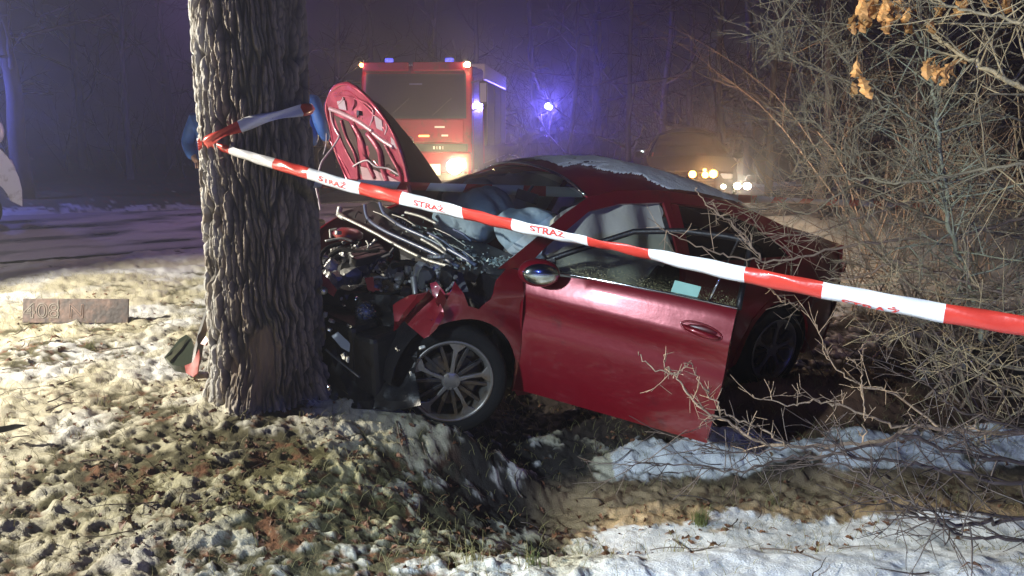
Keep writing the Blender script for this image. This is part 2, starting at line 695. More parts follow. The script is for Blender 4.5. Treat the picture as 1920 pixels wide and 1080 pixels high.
    bare = bare * (1 - li) + np.array([0.16, 0.065, 0.025]) * li
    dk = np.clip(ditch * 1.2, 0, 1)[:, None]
    bare = bare * (1 - dk) + np.array([0.018, 0.015, 0.014]) * dk  # dark ditch soil with the shade over it painted into the colour
    mm = np.clip(mud, 0, 1)[:, None]
    mudc = np.array([0.40, 0.29, 0.165])[None] * (0.25 + 1.5 * fbm(x * 6, y * 6, 131, 5))[:, None]
    mudc = mudc * (1 - .75 * litter[:, None]) + np.array([.10, .045, .02]) * .75 * litter[:, None]
    bare = bare * (1 - mm) + mudc * mm
    cc = np.clip(churn * 1.5, 0, 1)[:, None]
    bare = bare * (1 - cc) + np.array([0.17, 0.085, 0.045])[None] * (0.5 + patch)[:, None] * cc
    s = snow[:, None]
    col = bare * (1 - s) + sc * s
    rough = 0.9 - 0.42 * snow - 0.35 * np.clip(mud, 0, 1) * (1 - snow)
    nA, nR = len(ang), len(rad)
    idx = np.arange(nA * nR).reshape(nR, nA)
    Fc = np.stack([idx[:-1, :-1], idx[:-1, 1:], idx[1:, 1:], idx[1:, :-1]], -1).reshape(-1, 4)[:, ::-1]
    V = np.stack([x, y, h], 1)
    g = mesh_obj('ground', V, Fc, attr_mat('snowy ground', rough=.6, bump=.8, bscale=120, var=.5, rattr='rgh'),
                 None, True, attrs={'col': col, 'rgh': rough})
    tag(g, kind='structure')
    return ang, rad, h.reshape(nR, nA)


G_ANG, G_RAD, G_H = make_ground()


def gz(x, y):
    a = math.atan2(x, y)
    r = math.hypot(x, y)
    i = min(max(int(np.searchsorted(G_ANG, a)) - 1, 0), len(G_ANG) - 2)
    j = min(max(int(np.searchsorted(G_RAD, r)) - 1, 0), len(G_RAD) - 2)
    return float(G_H[j:j + 2, i:i + 2].mean())


def make_road():
    xs = np.concatenate([np.linspace(-30, -11, 40), np.linspace(-10.9, -2, 260), np.linspace(-1.9, 60, 120)])
    n = 130
    t = np.linspace(0, 1, n)
    X = np.repeat(xs[None], n, 0)
    Y = np.interp(xs, NEAR_X, NEAR_Y)[None] * (1 - t[:, None]) + np.interp(xs, FAR_X, FAR_Y)[None] * t[:, None]
    x, y = X.ravel(), Y.ravel()
    tt = np.repeat(t, len(xs))
    along = x * .9 + y * .4
    tracks = 0
    for c, w in ((.16, .045), (.40, .05), (.62, .045), (.84, .04)):
        tracks = tracks + np.exp(-((tt - c + .02 * (fbm(along * .5, 0 * x, 5, 2) - .5)) / w) ** 2)
    tracks = np.clip(tracks, 0, 1)
    sl = np.clip(.85 - tracks * .3 + (fbm(along * 1.4, tt * 11, 90, 6) - .5) * 1.9, 0, 1)
    sl = sst(.15, .95, sl)
    f1, cid = worley(x * 9, y * 9, 8)
    b = np.sqrt(np.clip(1 - (f1 / .7) ** 2, 0, 1)) * cid
    z = 0.0 + .002 * sl + .012 * b * sl
    col = np.array([0.045, 0.045, 0.05])[None] * (1 - sl[:, None]) + np.array([0.42, 0.38, 0.38])[None] * sl[:, None]
    rgh = .22 + .5 * sl
    m = len(xs)
    idx = np.arange(n * m).reshape(n, m)
    Fc = np.stack([idx[:-1, :-1], idx[:-1, 1:], idx[1:, 1:], idx[1:, :-1]], -1).reshape(-1, 4)
    o = mesh_obj('road', np.stack([x, y, z], 1), Fc, attr_mat('slushy asphalt', bump=.5, bscale=60, var=.3, rattr='rgh'),
                 None, True, attrs={'col': col, 'rgh': rgh})
    tag(o, kind='structure')
    # side road the fire engine stands on
    P = [(-4.6, 16.2), (0.9, 18.9), (5.5, 60), (-0.5, 60)]
    V = [(p[0], p[1], 0.03) for p in P] + [(p[0], p[1], -.2) for p in P]
    o = mesh_obj('side_road', V, [(0, 1, 2, 3), (0, 4, 5, 1), (1, 5, 6, 2), (2, 6, 7, 3), (3, 7, 4, 0)],
                 mat('side road asphalt', (.05, .05, .055), .4, var=.3, vscale=3, bump=.3))
    tag(o, kind='structure')


make_road()


# ------------------------------------------------------------------ roadside tree in front
def make_big_tree():
    root = empty('roadside_tree', (-1.385, 4.42, 0.0))
    tag(root, 'thick roadside tree with deeply furrowed bark, wrapped in the striped tape', 'tree')
    nth = 620
    zs = np.concatenate([np.arange(-0.35, 3.3, 0.0065), np.arange(3.3, 8.5, 0.12)])
    th = np.linspace(-math.pi, math.pi, nth, endpoint=False)
    TH, Z = np.meshgrid(th, zs)
    t, z = TH.ravel(), Z.ravel()
    seam = sst(math.pi, math.pi - .25, np.abs(t))
    R0 = np.interp(z, [-.4, -.1, .05, .3, .8, 1.6, 2.5, 4, 8.5], [.46, .385, .330, .298, .286, .272, .266, .25, .12])
    lob = 1 + .035 * np.cos(3 * t + 1.2 + z * .25) + .02 * np.cos(5 * t + .5 - z * .4)
    flare = .13 * np.clip(np.cos(5 * t + 2.2 + .6 * np.sin(2 * t)), 0, 1) * sst(.38, -.2, z)
    s = t * .31
    wx = s + .045 * (fbm(s * 4, z * 2.6, 3, 4) - .5) * 2 + .010 * np.sin(z * 5 + t * 3) + .012 * (fbm(s * 20, z * 9, 13, 2) - .5) * 2
    wz = z + .05 * (fbm(s * 8, z * 5, 9, 3) - .5) * 2
    f1, f2, cid = worley(wx / .033, wz / .34 + .8 * fbm(s * 9, z * .8, 91, 2), 5, True)
    e1 = f2 - f1
    g1, g2, cid2 = worley(wx / .017 + 7, wz / .085, 15, True)
    e2 = g2 - g1
    fine = fbm(s * 70, z * 26, 33, 4)
    plate = sst(.02, .34, e1)
    small = sst(.0, .35, e2)
    hgt = .034 * plate * (.55 + .6 * cid) + .010 * small * plate + .012 * (fine - .5)
    # scar where the bark was knocked off low on the trunk
    wound = np.exp(-(((t + 1.66 - .1 * z) / .42) ** 2 + ((z - .30) / .17) ** 2)) + \
        .7 * np.exp(-(((t + 1.35) / .22) ** 2 + ((z - .44) / .14) ** 2))
    wound = sst(.35, .60, wound + .9 * (fbm(s * 11, z * 6, 50, 4) - .5)) * (.35 + .65 * sst(.3, .6, fbm(s * 30, z * 6, 57, 3)))
    hgt = hgt * (1 - wound) + wound * (.004 + .012 * (fbm(s * 40, z * 4, 52, 3)))
    hgt = hgt * seam
    R = R0 * lob + flare + hgt - .02
    lean = -.012
    x = R * np.cos(t) + lean * z * -1
    y = R * np.sin(t)
    x = x - .012 * z
    up = np.array([.31, .25, .19])[None] * (.6 + .65 * cid[:, None])
    dark = np.array([.050, .042, .034])
    k = (plate * (.45 + .55 * small))[:, None]
    col = dark * (1 - k) + up * k
    lich = sst(.55, .7, fbm(s * 5 + 9, z * 4, 61, 4))[:, None] * .5
    col = col * (1 - lich * .5) + np.array([.20, .21, .13]) * lich * .5
    # side towards the floodlight whitened: its light painted into the ridge colour
    lit_side = (sst(-1.75, -2.55, t) + sst(2.6, 3.0, t)) * plate * sst(.25, .6, fbm(s * 30, z * 8, 77, 3))
    col = col * (1 - .8 * lit_side[:, None]) + np.array([.70, .70, .68]) * .8 * lit_side[:, None]
    wc = np.array([.24, .17, .11])[None] * (.55 + .9 * fbm(s * 30, z * 5, 54, 3))[:, None]
    col = col * (1 - wound[:, None]) + wc * wound[:, None]
    foot = sst(.16, -.02, z + .18 * (fbm(s * 14, z * 9, 56, 3) - .5))[:, None] * .6
    col = col * (1 - foot) + np.array([.52, .52, .52]) * foot
    nz = len(zs)
    idx = np.arange(nz * nth).reshape(nz, nth)
    idn = np.roll(idx, -1, 1)
    Fc = np.stack([idx[:-1], idn[:-1], idn[1:], idx[1:]], -1).reshape(-1, 4)
    mesh_obj('trunk', np.stack([x, y, z], 1), Fc, attr_mat('furrowed bark', rough=.55, bump=.5, bscale=220, var=.3), root, True,
             attrs={'col': col})
    return root


BIG = make_big_tree()


# ------------------------------------------------------------------ branch growing
def vnorm(a):
    return a / max(1e-9, np.linalg.norm(a))


class Twigs:
    """many tapered tubes gathered into one mesh"""
    def __init__(s):
        s.V = []
        s.F = []
        s.n = 0
        s.count = 0

    def line(s, P, r0, r1, k=4):
        P = np.asarray(P, float)
        n = len(P)
        T = np.gradient(P, axis=0)
        T /= np.maximum(1e-9, np.linalg.norm(T, axis=1))[:, None]
        up = np.array((0.13, 0.31, 0.94))
        A = np.cross(T, up)
        A /= np.maximum(1e-6, np.linalg.norm(A, axis=1))[:, None]
        B = np.cross(A, T)
        r = np.linspace(r0, r1, n)
        an = np.arange(k) * 2 * math.pi / k
        ring = P[:, None] + r[:, None, None] * (A[:, None] * np.cos(an)[None, :, None] + B[:, None] * np.sin(an)[None, :, None])
        idx = s.n + np.arange(n * k).reshape(n, k)
        idn = np.roll(idx, -1, 1)
        s.V.append(ring.reshape(-1, 3))
        s.F.append(np.stack([idx[:-1], idn[:-1], idn[1:], idx[1:]], -1).reshape(-1, 4))
        s.n += n * k
        s.count += 1

    def grow(s, p, d, L, r, level, R_, up=.25, spread=.8, dens=1.0, k=4, kink=.15, tips=None, ratio=.55):
        seg = 4 if level == 0 else 6
        d = vnorm(np.array(d, float))
        P = [np.array(p, float)]
        for i in range(seg):
            d = vnorm(d + kink * np.array([R_.gauss(0, 1), R_.gauss(0, 1), R_.gauss(0, 1)]) * .55 + np.array((0, 0, up * .12)))
            P.append(P[-1] + d * L / seg)
        s.line(P, r, max(.0012, r * .42), k if level > 0 else 3)
        if tips is not None and level == 0: tips.append(P[-1])
        if level > 0:
            nb = int(round(dens * R_.uniform(3.2, 5.6)))
            for q in range(nb):
                f = R_.uniform(.22, 1.0)
                i = min(seg - 1, int(f * seg))
                o = P[i] + (P[i + 1] - P[i]) * (f * seg - i)
                dd = vnorm(P[i + 1] - P[i])
                rd = vnorm(np.array([R_.gauss(0, 1), R_.gauss(0, 1), R_.gauss(0, .8)]))
                nd = dd * (1 - spread * .45) + rd * spread
                s.grow(o, nd, L * ratio * R_.uniform(.6, 1.2), max(.0016, r * .5), level - 1, R_, up, spread, dens, k, kink, tips, ratio)
        return P

    def build(s, name, m, parent=None):
        return mesh_obj(name, np.concatenate(s.V), np.concatenate(s.F), m, parent, True)


def smooth_path(P, n):
    P = np.array(P, float)
    t = np.linspace(0, len(P) - 1, n)
    out = []
    for q in t:
        i = min(int(q), len(P) - 2)
        f = q - i
        p0, p1, p2, p3 = P[max(i - 1, 0)], P[i], P[i + 1], P[min(i + 2, len(P) - 1)]
        out.append(.5 * ((2 * p1) + (-p0 + p2) * f + (2 * p0 - 5 * p1 + 4 * p2 - p3) * f * f + (-p0 + 3 * p1 - 3 * p2 + p3) * f ** 3))
    return np.array(out)


bark_far = mat('far bark', (.06, .052, .056), .85, var=.4, vscale=9, bump=.5, bscale=30)
twig_far = mat('far twigs', (.045, .038, .042), .8, var=.3, vscale=5)


def forest_tree(px, d, r, h, lean, R_, label, levels=2, limbs=9, lo=.3):
    x, y = (px - 960) / F * d, d
    root = empty('bare_tree', (x, y, 0))
    tag(root, label, 'tree', 'bare trees beyond the road')
    P = [(0, 0, -.2)]
    for i in range(1, 7):
        P.append((lean * h * i / 6 + R_.gauss(0, .05), R_.gauss(0, .06), h * i / 6))
    P = smooth_path(P, 22)
    t = Twigs()
    t.line(P, r, r * .35, 12)
    t.build('trunk', bark_far, root)
    b = Twigs()
    for i in range(limbs):
        f = lo + (1 - lo) * (i + R_.random()) / limbs
        p = P[min(21, int(f * 21))]
        an = R_.uniform(0, 6.28)
        b.grow(p, (math.cos(an), math.sin(an), R_.uniform(-.1, .8)), h * R_.uniform(.22, .42) * (1.25 - f * .6), r * .32 * (1.2 - f * .6),
               levels, R_, .5, .8, 1.0, 4, .25)
    b.build('branches', twig_far, root)
    return root


R1 = random.Random(11)
forest_tree(52, 17.5, .20, 7.2, -.01, R1, 'blue lit bare tree beyond the road, left of the thick trunk', 2, 8, .42)
spots = [(-170, 24, .16), (-60, 21, .13), (165, 30, .17), (250, 24, .11), (330, 33, .2), (640, 34, .16), (560, 27, .12), (705, 37, .2),
         (1005, 33, .17), (1070, 25, .10), (1120, 30, .2), (1180, 22, .09), (1235, 27, .14), (1290, 32, .16), (1345, 20, .10),
         (1400, 26, .18), (1440, 17, .09), (1500, 22, .15), (1525, 14, .10), (1590, 19, .14), (1655, 24, .2), (1700, 15, .10), (1765, 20, .16),
         (1830, 16, .12), (1890, 22, .17), (1975, 18, .14), (2060, 24, .2), (900, 40, .2), (810, 42, .2), (430, 38, .2)]
SEENL = {}
for i, (px, d, r) in enumerate(spots):
    side = 'left of the fire engine' if px < 690 else ('behind the fire engine' if px < 960 else
            ('between the fire engine and the amber lamps' if px < 1260 else ('above the amber and white lamps' if px < 1460 else 'behind the bushes')))
    kind = 'slender' if r < .12 else ('middling' if r < .17 else 'stout')
    seen_l = SEENL.setdefault(kind + side, [])
    seen_l.append(i)
    extra = ('', ', forked', ', deeper in', ', leaning', ', farthest')[len(seen_l) - 1]
    forest_tree(px, d, r, min(8.3, 6.0 + r * 12), R1.uniform(-.05, .05), R1,
                f'{kind} bare forest tree in the dark {side}{extra}', 2, 11 if px > 950 else 7, .1 if px > 950 else .25)


def undergrowth():
    """scrub at the forest edge that reads as one mass"""
    R_ = random.Random(23)
    t = Twigs()
    for i in range(330):
        px = R_.uniform(950, 2150) if i % 4 else R_.uniform(-300, 950)
        d = R_.uniform(13, 27) if px > 1450 else R_.uniform(20, 30)
        if px < 950: d = R_.uniform(24, 34)
        x = (px - 960) / F * d
        if d < np.interp(x, FAR_X, FAR_Y) + .8 and px < 1500: continue
        an = R_.uniform(0, 6.28)
        t.grow((x, d, 0), (.35 * math.cos(an), .35 * math.sin(an), 1), R_.uniform(1.5, 3.6), R_.uniform(.010, .022), 2, R_, .4, .7, .75, 3, .2)
    o = t.build('forest_scrub', twig_far)
    tag(o, 'tangle of bare scrub along the dark forest edge', 'scrub', kind='stuff')


undergrowth()


# ------------------------------------------------------------------ cars
def car_paint(name, col, damt=.12):
    m = mat(name, col, .30, .25, coat=1.0, dirt=(.10, .012, .018), dscale=3, damt=damt, bump=.22, bscale=4)
    return m


RED = car_paint('dark red paint', (.20, .003, .012))
REDIN = mat('red primer inside', (.31, .045, .085), .34, .2, var=.5, vscale=9, bump=.35, bscale=22)
BLACKP = mat('black plastic', (.008, .008, .011), .42, var=.3, vscale=30, bump=.15, bscale=90)
RUBBER = mat('rubber', (.008, .008, .009), .85, spec=.2, bump=.2, bscale=120)
STEEL = mat('bright steel', (.55, .56, .58), .28, .9, var=.25, vscale=25)
ALU = mat('dirty cast metal', (.42, .42, .41), .42, .7, var=.4, vscale=30, bump=.4, bscale=70)
CHROME = mat('chrome', (.75, .77, .8), .08, 1.0)
FABRIC = mat('airbag cloth', (.44, .42, .36), .85, var=.12, vscale=6, bump=.3, bscale=14)
FABRICW = mat('blue lit airbag cloth', (.36, .43, .52), .8, var=.3, vscale=7, bump=1.0, bscale=9)  # blue light on these airbags painted into the cloth colour
GREYPL = mat('grey interior plastic', (.04, .042, .05), .6, var=.2, vscale=8)
BODYGLASS = glass_mat('side glass', (.72, .80, .76), .03, .02)
SPECKGLASS = glass_mat('speckled reflection glass', (.60, .64, .58), .05, .03, ((.34, .31, .17), 190, .70), (.99, 1.12, .20))  # yellow reflection painted as specks, denser towards the bottom of the pane
WSGLASS = glass_mat('cracked windscreen', (.72, .80, .84), .05, .03, ((.45, .5, .5), 55, .71))
DARKGLASS = glass_mat('dark tinted glass', (.10, .11, .12), .12, .03)
RIMM = mat('machined wheel face', (.20, .19, .18), .38, .6, dirt=(.16, .11, .06), dscale=5, damt=.3)
RIMD = mat('dark wheel paint', (.03, .03, .035), .4, .4, dirt=(.10, .07, .04), dscale=7, damt=.5)


def y_side(X, Z):
    X = np.asarray(X, float)
    Z = np.asarray(Z, float)
    w = np.full(np.broadcast(X, Z).shape, .885)
    w = w - .05 * np.clip((.45 - Z) / .3, 0, 1.3) ** 2
    w = w - .035 * np.clip((Z - .72) / .25, 0, 1) ** 2
    w = w + .012 * np.exp(-((Z - (.80 + .02 * X)) / .035) ** 2) - .014 * np.exp(-((Z - (.70 + .02 * X)) / .08) ** 2)
    g = np.clip(Z - .955, 0, 1)
    w = w - .50 * g - .25 * g ** 2
    w = w - .20 * np.clip((X - 1.45) / .85, 0, 1.2) ** 2.2 - .23 * np.clip((-1.45 - X) / .85, 0, 1.2) ** 2.2
    for cx in (1.35, -1.35):
        r = np.sqrt((X - cx) ** 2 + (Z - .32) ** 2)
        w = w + .022 * np.exp(-((r - .40) / .06) ** 2)
    return w


TOPX = np.array([-2.30, -2.18, -2.0, -1.75, -1.3, -1.0, -.6, -.2, .15, .40, .60, 1.15, 1.6, 2.0, 2.2, 2.30])
TOPZ = np.array([1.00, 1.085, 1.08, 1.12, 1.26, 1.345, 1.395, 1.415, 1.40, 1.355, 1.265, .965, .90, .81, .72, .62])


def z_edge(X):
    return np.interp(X, TOPX, TOPZ)


def z_top(X, Y):
    ze = z_edge(X)
    hw = np.maximum(.3, y_side(X, ze))
    crown = np.interp(X, [-2.3, -1.75, -1.0, -.2, .4, .7, 1.15, 2.3], [.03, .05, .085, .125, .105, .06, .035, .02])
    return ze + crown * (1 - np.clip(np.abs(Y) / hw, 0, 1) ** 2.4)


ARCHF = lambda a0, a1: arc(1.35, .32, .375, a0, a1)
ARCHR = lambda a0, a1: arc(-1.35, .32, .375, a0, a1)
DOORF = [(.95, .23), (.96, .60), (.98, .955), (.80, 1.075), (.60, 1.18), (.42, 1.275), (.15, 1.325), (-.24, 1.345), (-.27, 1.0), (-.27, .60), (-.25, .23)]
REARW = [(-.37, .985), (-.37, 1.335), (-.75, 1.315), (-1.05, 1.235), (-1.32, 1.10), (-1.40, 1.02)]
FRONTW = [(.86, .985), (.60, 1.13), (.42, 1.225), (.15, 1.28), (-.17, 1.295), (-.17, .995)]


def side_fn(sgn, off=0.0, bend=None):
    def f(P):
        X, Z = P[:, 0], P[:, 1]
        Y = y_side(X, Z) - off
        if bend is not None: Y = Y + bend(X, Z)
        return np.stack([X, sgn * Y, Z], 1)
    return f


def make_wheel(root, x, side, steer=0.0, name='wheel', camber=0.0, flat=0.0):
    """tyre > rim > spokes; axis along y, outer face towards side*y"""
    w = empty(name, (x, side * .79, .32), (camber, 0, steer))
    w.parent = root
    n = 48
    prof = [(.235, -.095), (.30, -.105), (.318, -.085), (.324, -.04), (.324, .04), (.318, .085), (.30, .105), (.238, .098), (.228, .08), (.22, -.08)]
    V, Fc = [], []
    m = len(prof)
    for i in range(n):
        a = 2 * math.pi * i / n
        for r, yy in prof:
            V.append((r * math.cos(a), yy, r * math.sin(a)))
    for i in range(n):
        for j in range(m):
            Fc.append((i * m + j, i * m + (j + 1) % m, ((i + 1) % n) * m + (j + 1) % m, ((i + 1) % n) * m + j))
    mesh_obj('tyre', V, Fc, RUBBER, w, True)
    rim = MB()
    prof = [(.236, .086), (.240, .100), (.232, .104), (.222, .098), (.206, .07), (.200, -.08), (.21, -.085), (.232, -.09)]
    m = len(prof)
    V, Fc = [], []
    for i in range(n):
        a = 2 * math.pi * i / n
        for r, yy in prof:
            V.append((r * math.cos(a), side * yy, r * math.sin(a)))
    for i in range(n):
        for j in range(m - 1):
            Fc.append((i * m + j, i * m + (j + 1) % m, ((i + 1) % n) * m + (j + 1) % m, ((i + 1) % n) * m + j))
    rim.add(V, Fc)
    ro = rim.build('rim', RIMM, w, True)
    ds = MB()
    ds.tube([(0, side * .02, 0), (0, side * .035, 0)], .15, 28)
    ds.tube([(0, -side * .09, 0), (0, -side * .08, 0)], .205, 28)
    ds.tube([(0, -side * .085, 0), (0, side * .07, 0)], .06, 16)
    ds.box((.10, side * .035, .07), (.12, .07, .09), (0, .6, 0))
    ds.build('brake_disc', RIMD, w)
    for k in range(5):
        a = math.radians(90 + 72 * k)
        ca, sa = math.cos(a), math.sin(a)
        # a broad light spoke swept into the ring, and a narrow dark one next to it
        for nm, poly, mt, y0, y1 in (('spoke', [(.045, -.012), (.13, -.008), (.18, -.006), (.210, -.030), (.224, -.045), (.226, .05), (.205, .060),
                                                (.17, .020), (.12, .010), (.045, .012)], RIMM, .072, .092),
                                     ('spoke', [(.045, .030), (.12, .060), (.20, .088), (.215, .075), (.16, .052), (.10, .030), (.05, .012)], RIMD, .050, .076),
                                     ('spoke', [(.045, -.030), (.12, -.060), (.20, -.088), (.215, -.078), (.16, -.050), (.10, -.026), (.05, -.010)], RIMD, .050, .076)):
            b = MB()
            q = [(p[0] * ca - p[1] * sa, p[0] * sa + p[1] * ca) for p in poly]
            b.prism(q, side * y0, side * y1, 'xz')
            o = b.build(nm, mt, w, bevel=.003)
    hb = MB()
    hb.tube([(0, side * .05, 0), (0, side * .088, 0), (0, side * .096, 0)], [.056, .052, .034], 20)
    for k in range(5):
        a = math.radians(54 + 72 * k)
        hb.tube([(.038 * math.cos(a), side * .085, .038 * math.sin(a)), (.038 * math.cos(a), side * .100, .038 * math.sin(a))], .008, 6)
    hb.build('hub_cap', RIMM, w, True, split=True)
    return w


def body_shell(root, paint, crashed):
    """panels shared by the wrecked car and the parked ones"""
    def crush(X, Z):
        if not crashed: return 0 * X
        a = np.clip((X - 1.38) / .30, 0, 1)
        return a * (.035 * np.sin(X * 31 + Z * 13) + .05 * (fbm(X * 9, Z * 9, 3, 3) - .5) * 2 - .03)
    rail = [(1.15, .965), (.60, 1.265), (.40, 1.355), (.15, 1.40), (-.2, 1.415), (-.6, 1.395), (-1.0, 1.345), (-1.3, 1.26),
            (-1.75, 1.12), (-2.0, 1.08), (-2.18, 1.085), (-2.27, 1.02)]
    for sgn in (1, -1):
        hurt = crashed and sgn == 1
        # greenhouse frame, quarter and sill in one pressing
        out = [(.985, .965), (1.15, .965)] + rail[1:] + [(-2.285, .85), (-2.30, .60), (-2.25, .30), (-2.0, .24), (-1.72, .26)] + \
            ARCHR(0, 180)[::-1] + [(-.96, .235), (-.9, .175), (.9, .175), (.95, .225), (.972, .955)]
        fd = [(p[0], p[1]) for p in DOORF]
        if sgn == 1 and crashed:
            out = [(.985, .965), (1.15, .965)] + out[2:-1] + [(.965, .225), (.985, .955)]
        rd = [(-.30, .24), (-.30, 1.345), (-.75, 1.325), (-1.08, 1.24), (-1.36, 1.10), (-1.44, 1.0), (-1.28, .80), (-1.02, .58), (-.93, .40), (-.92, .24)]
        panel('body_side', out, side_fn(sgn), paint, root, holes=[fd, rd], res=.055, thick=.02, offset=1 if sgn > 0 else -1)
        rdi = [(-.306, .246), (-.306, 1.338), (-.75, 1.318), (-1.075, 1.233), (-1.352, 1.095), (-1.43, 1.0), (-1.273, .803), (-1.014, .583), (-.925, .402), (-.913, .246)]
        d = panel('rear_door', rdi, side_fn(sgn, .001), paint, root, holes=[REARW], res=.055, thick=.02, offset=1 if sgn > 0 else -1)
        panel('window', REARW, side_fn(sgn, .012), DARKGLASS, d, res=.09, thick=0, split=False)
        hm = MB()
        hm.tube([(-.98, sgn * .905, .86), (-.86, sgn * .935, .865), (-.78, sgn * .905, .865)], [.012, .015, .012], 8)
        hm.build('handle', paint, d, True)
        if hurt:
            fen = [(.995, .955), (1.10, .965), (1.17, .90), (1.20, .80), (1.27, .745), (1.34, .765), (1.38, .84), (1.43, .90), (1.47, .80), (1.52, .86),
                   (1.555, .80), (1.50, .73), (1.57, .70), (1.545, .655)] + ARCHF(58, 180) + [(.965, .24), (.97, .60)]
            panel('front_fender', fen, side_fn(1, .0, crush), paint, root, res=.035, thick=.006)
            # torn flap curling away from the fender
            panel('torn_fender_flap', [(1.50, .70), (1.54, .66), (1.60, .60), (1.66, .66), (1.74, .62), (1.72, .74), (1.66, .82), (1.58, .86), (1.52, .80)],
                  side_fn(1, 0, lambda X, Z: -.10 * np.clip((X - 1.5) / .2, 0, 1) ** 1.3 + .05 * np.sin(X * 40 + Z * 22)), paint, root, res=.025, thick=.004)
        elif not crashed or sgn == -1:
            xe = 2.2 if not crashed else 1.75
            fen = [(.975, .955), (1.15, .965), (1.6, .90), (min(2.0, xe), .81), (xe, .72), (xe, .30), (1.75, .26)] + ARCHF(0, 180) + [(.955, .24), (.965, .60)]
            if crashed:
                fen = [(.975, .955), (1.15, .965), (1.45, .91), (1.62, .80), (1.70, .62)] + ARCHF(45, 180) + [(.955, .24), (.965, .60)]
            panel('front_fender', fen, side_fn(sgn, .0, crush), paint, root, res=.05, thick=.01, offset=1 if sgn > 0 else -1)
            fdo = [(.944, .236), (.954, .60), (.972, .948), (.80, 1.067), (.60, 1.172), (.42, 1.267), (.15, 1.317), (-.234, 1.337), (-.264, 1.0), (-.264, .60), (-.244, .236)]
            d = panel('front_door', fdo, side_fn(sgn, .001), paint, root, holes=[FRONTW], res=.055, thick=.02, offset=1 if sgn > 0 else -1)
            panel('window', FRONTW, side_fn(sgn, .012), BODYGLASS if crashed else DARKGLASS, d, res=.09, thick=0, split=False)
            mm = MB()
            mm.ball((.80, sgn * 1.0, 1.0), (.07, .11, .07), 14, 9)
            mm.tube([(.80, sgn * .86, .97), (.80, sgn * .95, .98)], .025, 8)
            mm.build('mirror', paint, d, True)

    def roof_fn(u, v):
        X = .40 - u * 1.42
        hw = y_side(X, z_edge(X)) - .004
        Y = (v * 2 - 1) * hw
        return np.stack([X, Y, z_top(X, Y) + .002], 1)
    grid_obj('roof', 34, 26, roof_fn, paint, root, thick=.015, offset=1)

    def rg_fn(u, v):
        X = -1.02 - u * .73
        hw = y_side(X, z_edge(X)) - .006
        Y = (v * 2 - 1) * hw
        return np.stack([X, Y, z_top(X, Y) - .004], 1)
    grid_obj('rear_window', 14, 14, rg_fn, DARKGLASS, root)

    def tl_fn(u, v):
        X = -1.75 - u * .43
        hw = y_side(X, z_edge(X)) - .006
        Y = (v * 2 - 1) * hw
        return np.stack([X, Y, z_top(X, Y)], 1)
    grid_obj('boot_lid', 12, 16, tl_fn, paint, root, thick=.01, offset=1)

    def rf_fn(u, v):
        Z = .24 + v * .84
        hw = .70 - .02 * np.abs(Z - .6)
        Y = (u * 2 - 1) * hw
        X = -2.20 - .07 * np.sin(np.clip((Z - .2) / .85, 0, 1) * math.pi) - .06 * (1 - (np.abs(Y) / .7) ** 3)
        return np.stack([X, Y, Z], 1)
    grid_obj('rear_bumper', 22, 16, rf_fn, paint, root, thick=.01, offset=1)
    for sgn in (1, -1):
        t = MB()
        t.box((-2.235, sgn * .56, .90), (.05, .30, .10), (0, 0, sgn * .18))
        t.build('tail_lamp', mat('tail lamp red', (.30, .01, .01), .12, coat=1), root, bevel=.01)

    def ws_fn(u, v):
        X = 1.13 - u * .73
        hw = np.interp(u, [0, 1], [.735, y_side(.4, 1.355) - .01])
        Y = (v * 2 - 1) * hw
        zc = .965 + u * .39 + .05 * np.sin(u * math.pi)
        bow = .10 * (1 - (np.abs(Y) / hw) ** 2) * (1 - u * .5)
        return np.stack([X + bow * .9, Y, zc + .07 * u * (1 - (np.abs(Y) / hw) ** 2) - .006], 1)
    grid_obj('windscreen', 20, 24, ws_fn, WSGLASS if crashed else DARKGLASS, root)
    # door seals / black trim along the windscreen top
    b = MB()
    P = []
    for q in np.linspace(-1, 1, 17):
        X = .405
        hw = float(y_side(.4, 1.355)) - .01
        P.append((X + .012, q * hw, float(z_top(.40, q * hw)) + .004))
    b.tube(P, .009, 6)
    b.build('roof_edge_trim', CHROME if crashed else BLACKP, root, True)
    # inner floor, wheel arches and the dark inside
    f = MB()
    f.box((-.3, 0, .22), (2.6, 1.5, .06))
    f.box((-1.85, 0, .5), (.7, 1.2, .5))
    f.box((1.02, 0, .55), (.06, 1.44, .62))
    f.build('floor_pan', BLACKP, root)
    for cx in (1.35, -1.35):
        for sgn in (1, -1):
            w = MB()
            V, Fc = [], []
            n = 14
            for i in range(n):
                a = math.radians(180 * i / (n - 1))
                for yy in (.50, .845):
                    V.append((cx + .39 * math.cos(a), sgn * yy, .32 + .39 * math.sin(a)))
            for i in range(n - 1):
                Fc.append((2 * i, 2 * i + 1, 2 * i + 3, 2 * i + 2))
            w.add(V, Fc)
            w.build('wheel_arch_liner', BLACKP, root, True)


def seat(root, x, y):
    s = MB()
    s.box((x, y, .42), (.50, .48, .20), (0, -.12, 0))
    s.box((x - .30, y, .78), (.17, .46, .66), (0, -.28, 0), taper=.86)
    s.box((x - .42, y, 1.15), (.10, .25, .17), (0, -.2, 0), taper=.85)
    return s.build('seat', mat('grey seat cloth', (.06, .06, .07), .85, bump=.3), root, bevel=.05, seg=3)


# --------------------------------------------------- the wrecked red car
CARROT = (math.radians(-5.86), math.radians(-4.9), math.radians(212.9))
CAR = empty('crashed_car', (.311, 5.778, -.154), CARROT)
tag(CAR, 'dark red saloon car wrecked against the tree, driver door open and bonnet torn upright', 'car')
CM = Euler(CARROT).to_matrix().to_4x4()
CM.translation = Vector((.311, 5.778, -.154))
CMI = CM.inverted()


def w2c(p):
    return CMI @ Vector(tuple(p))


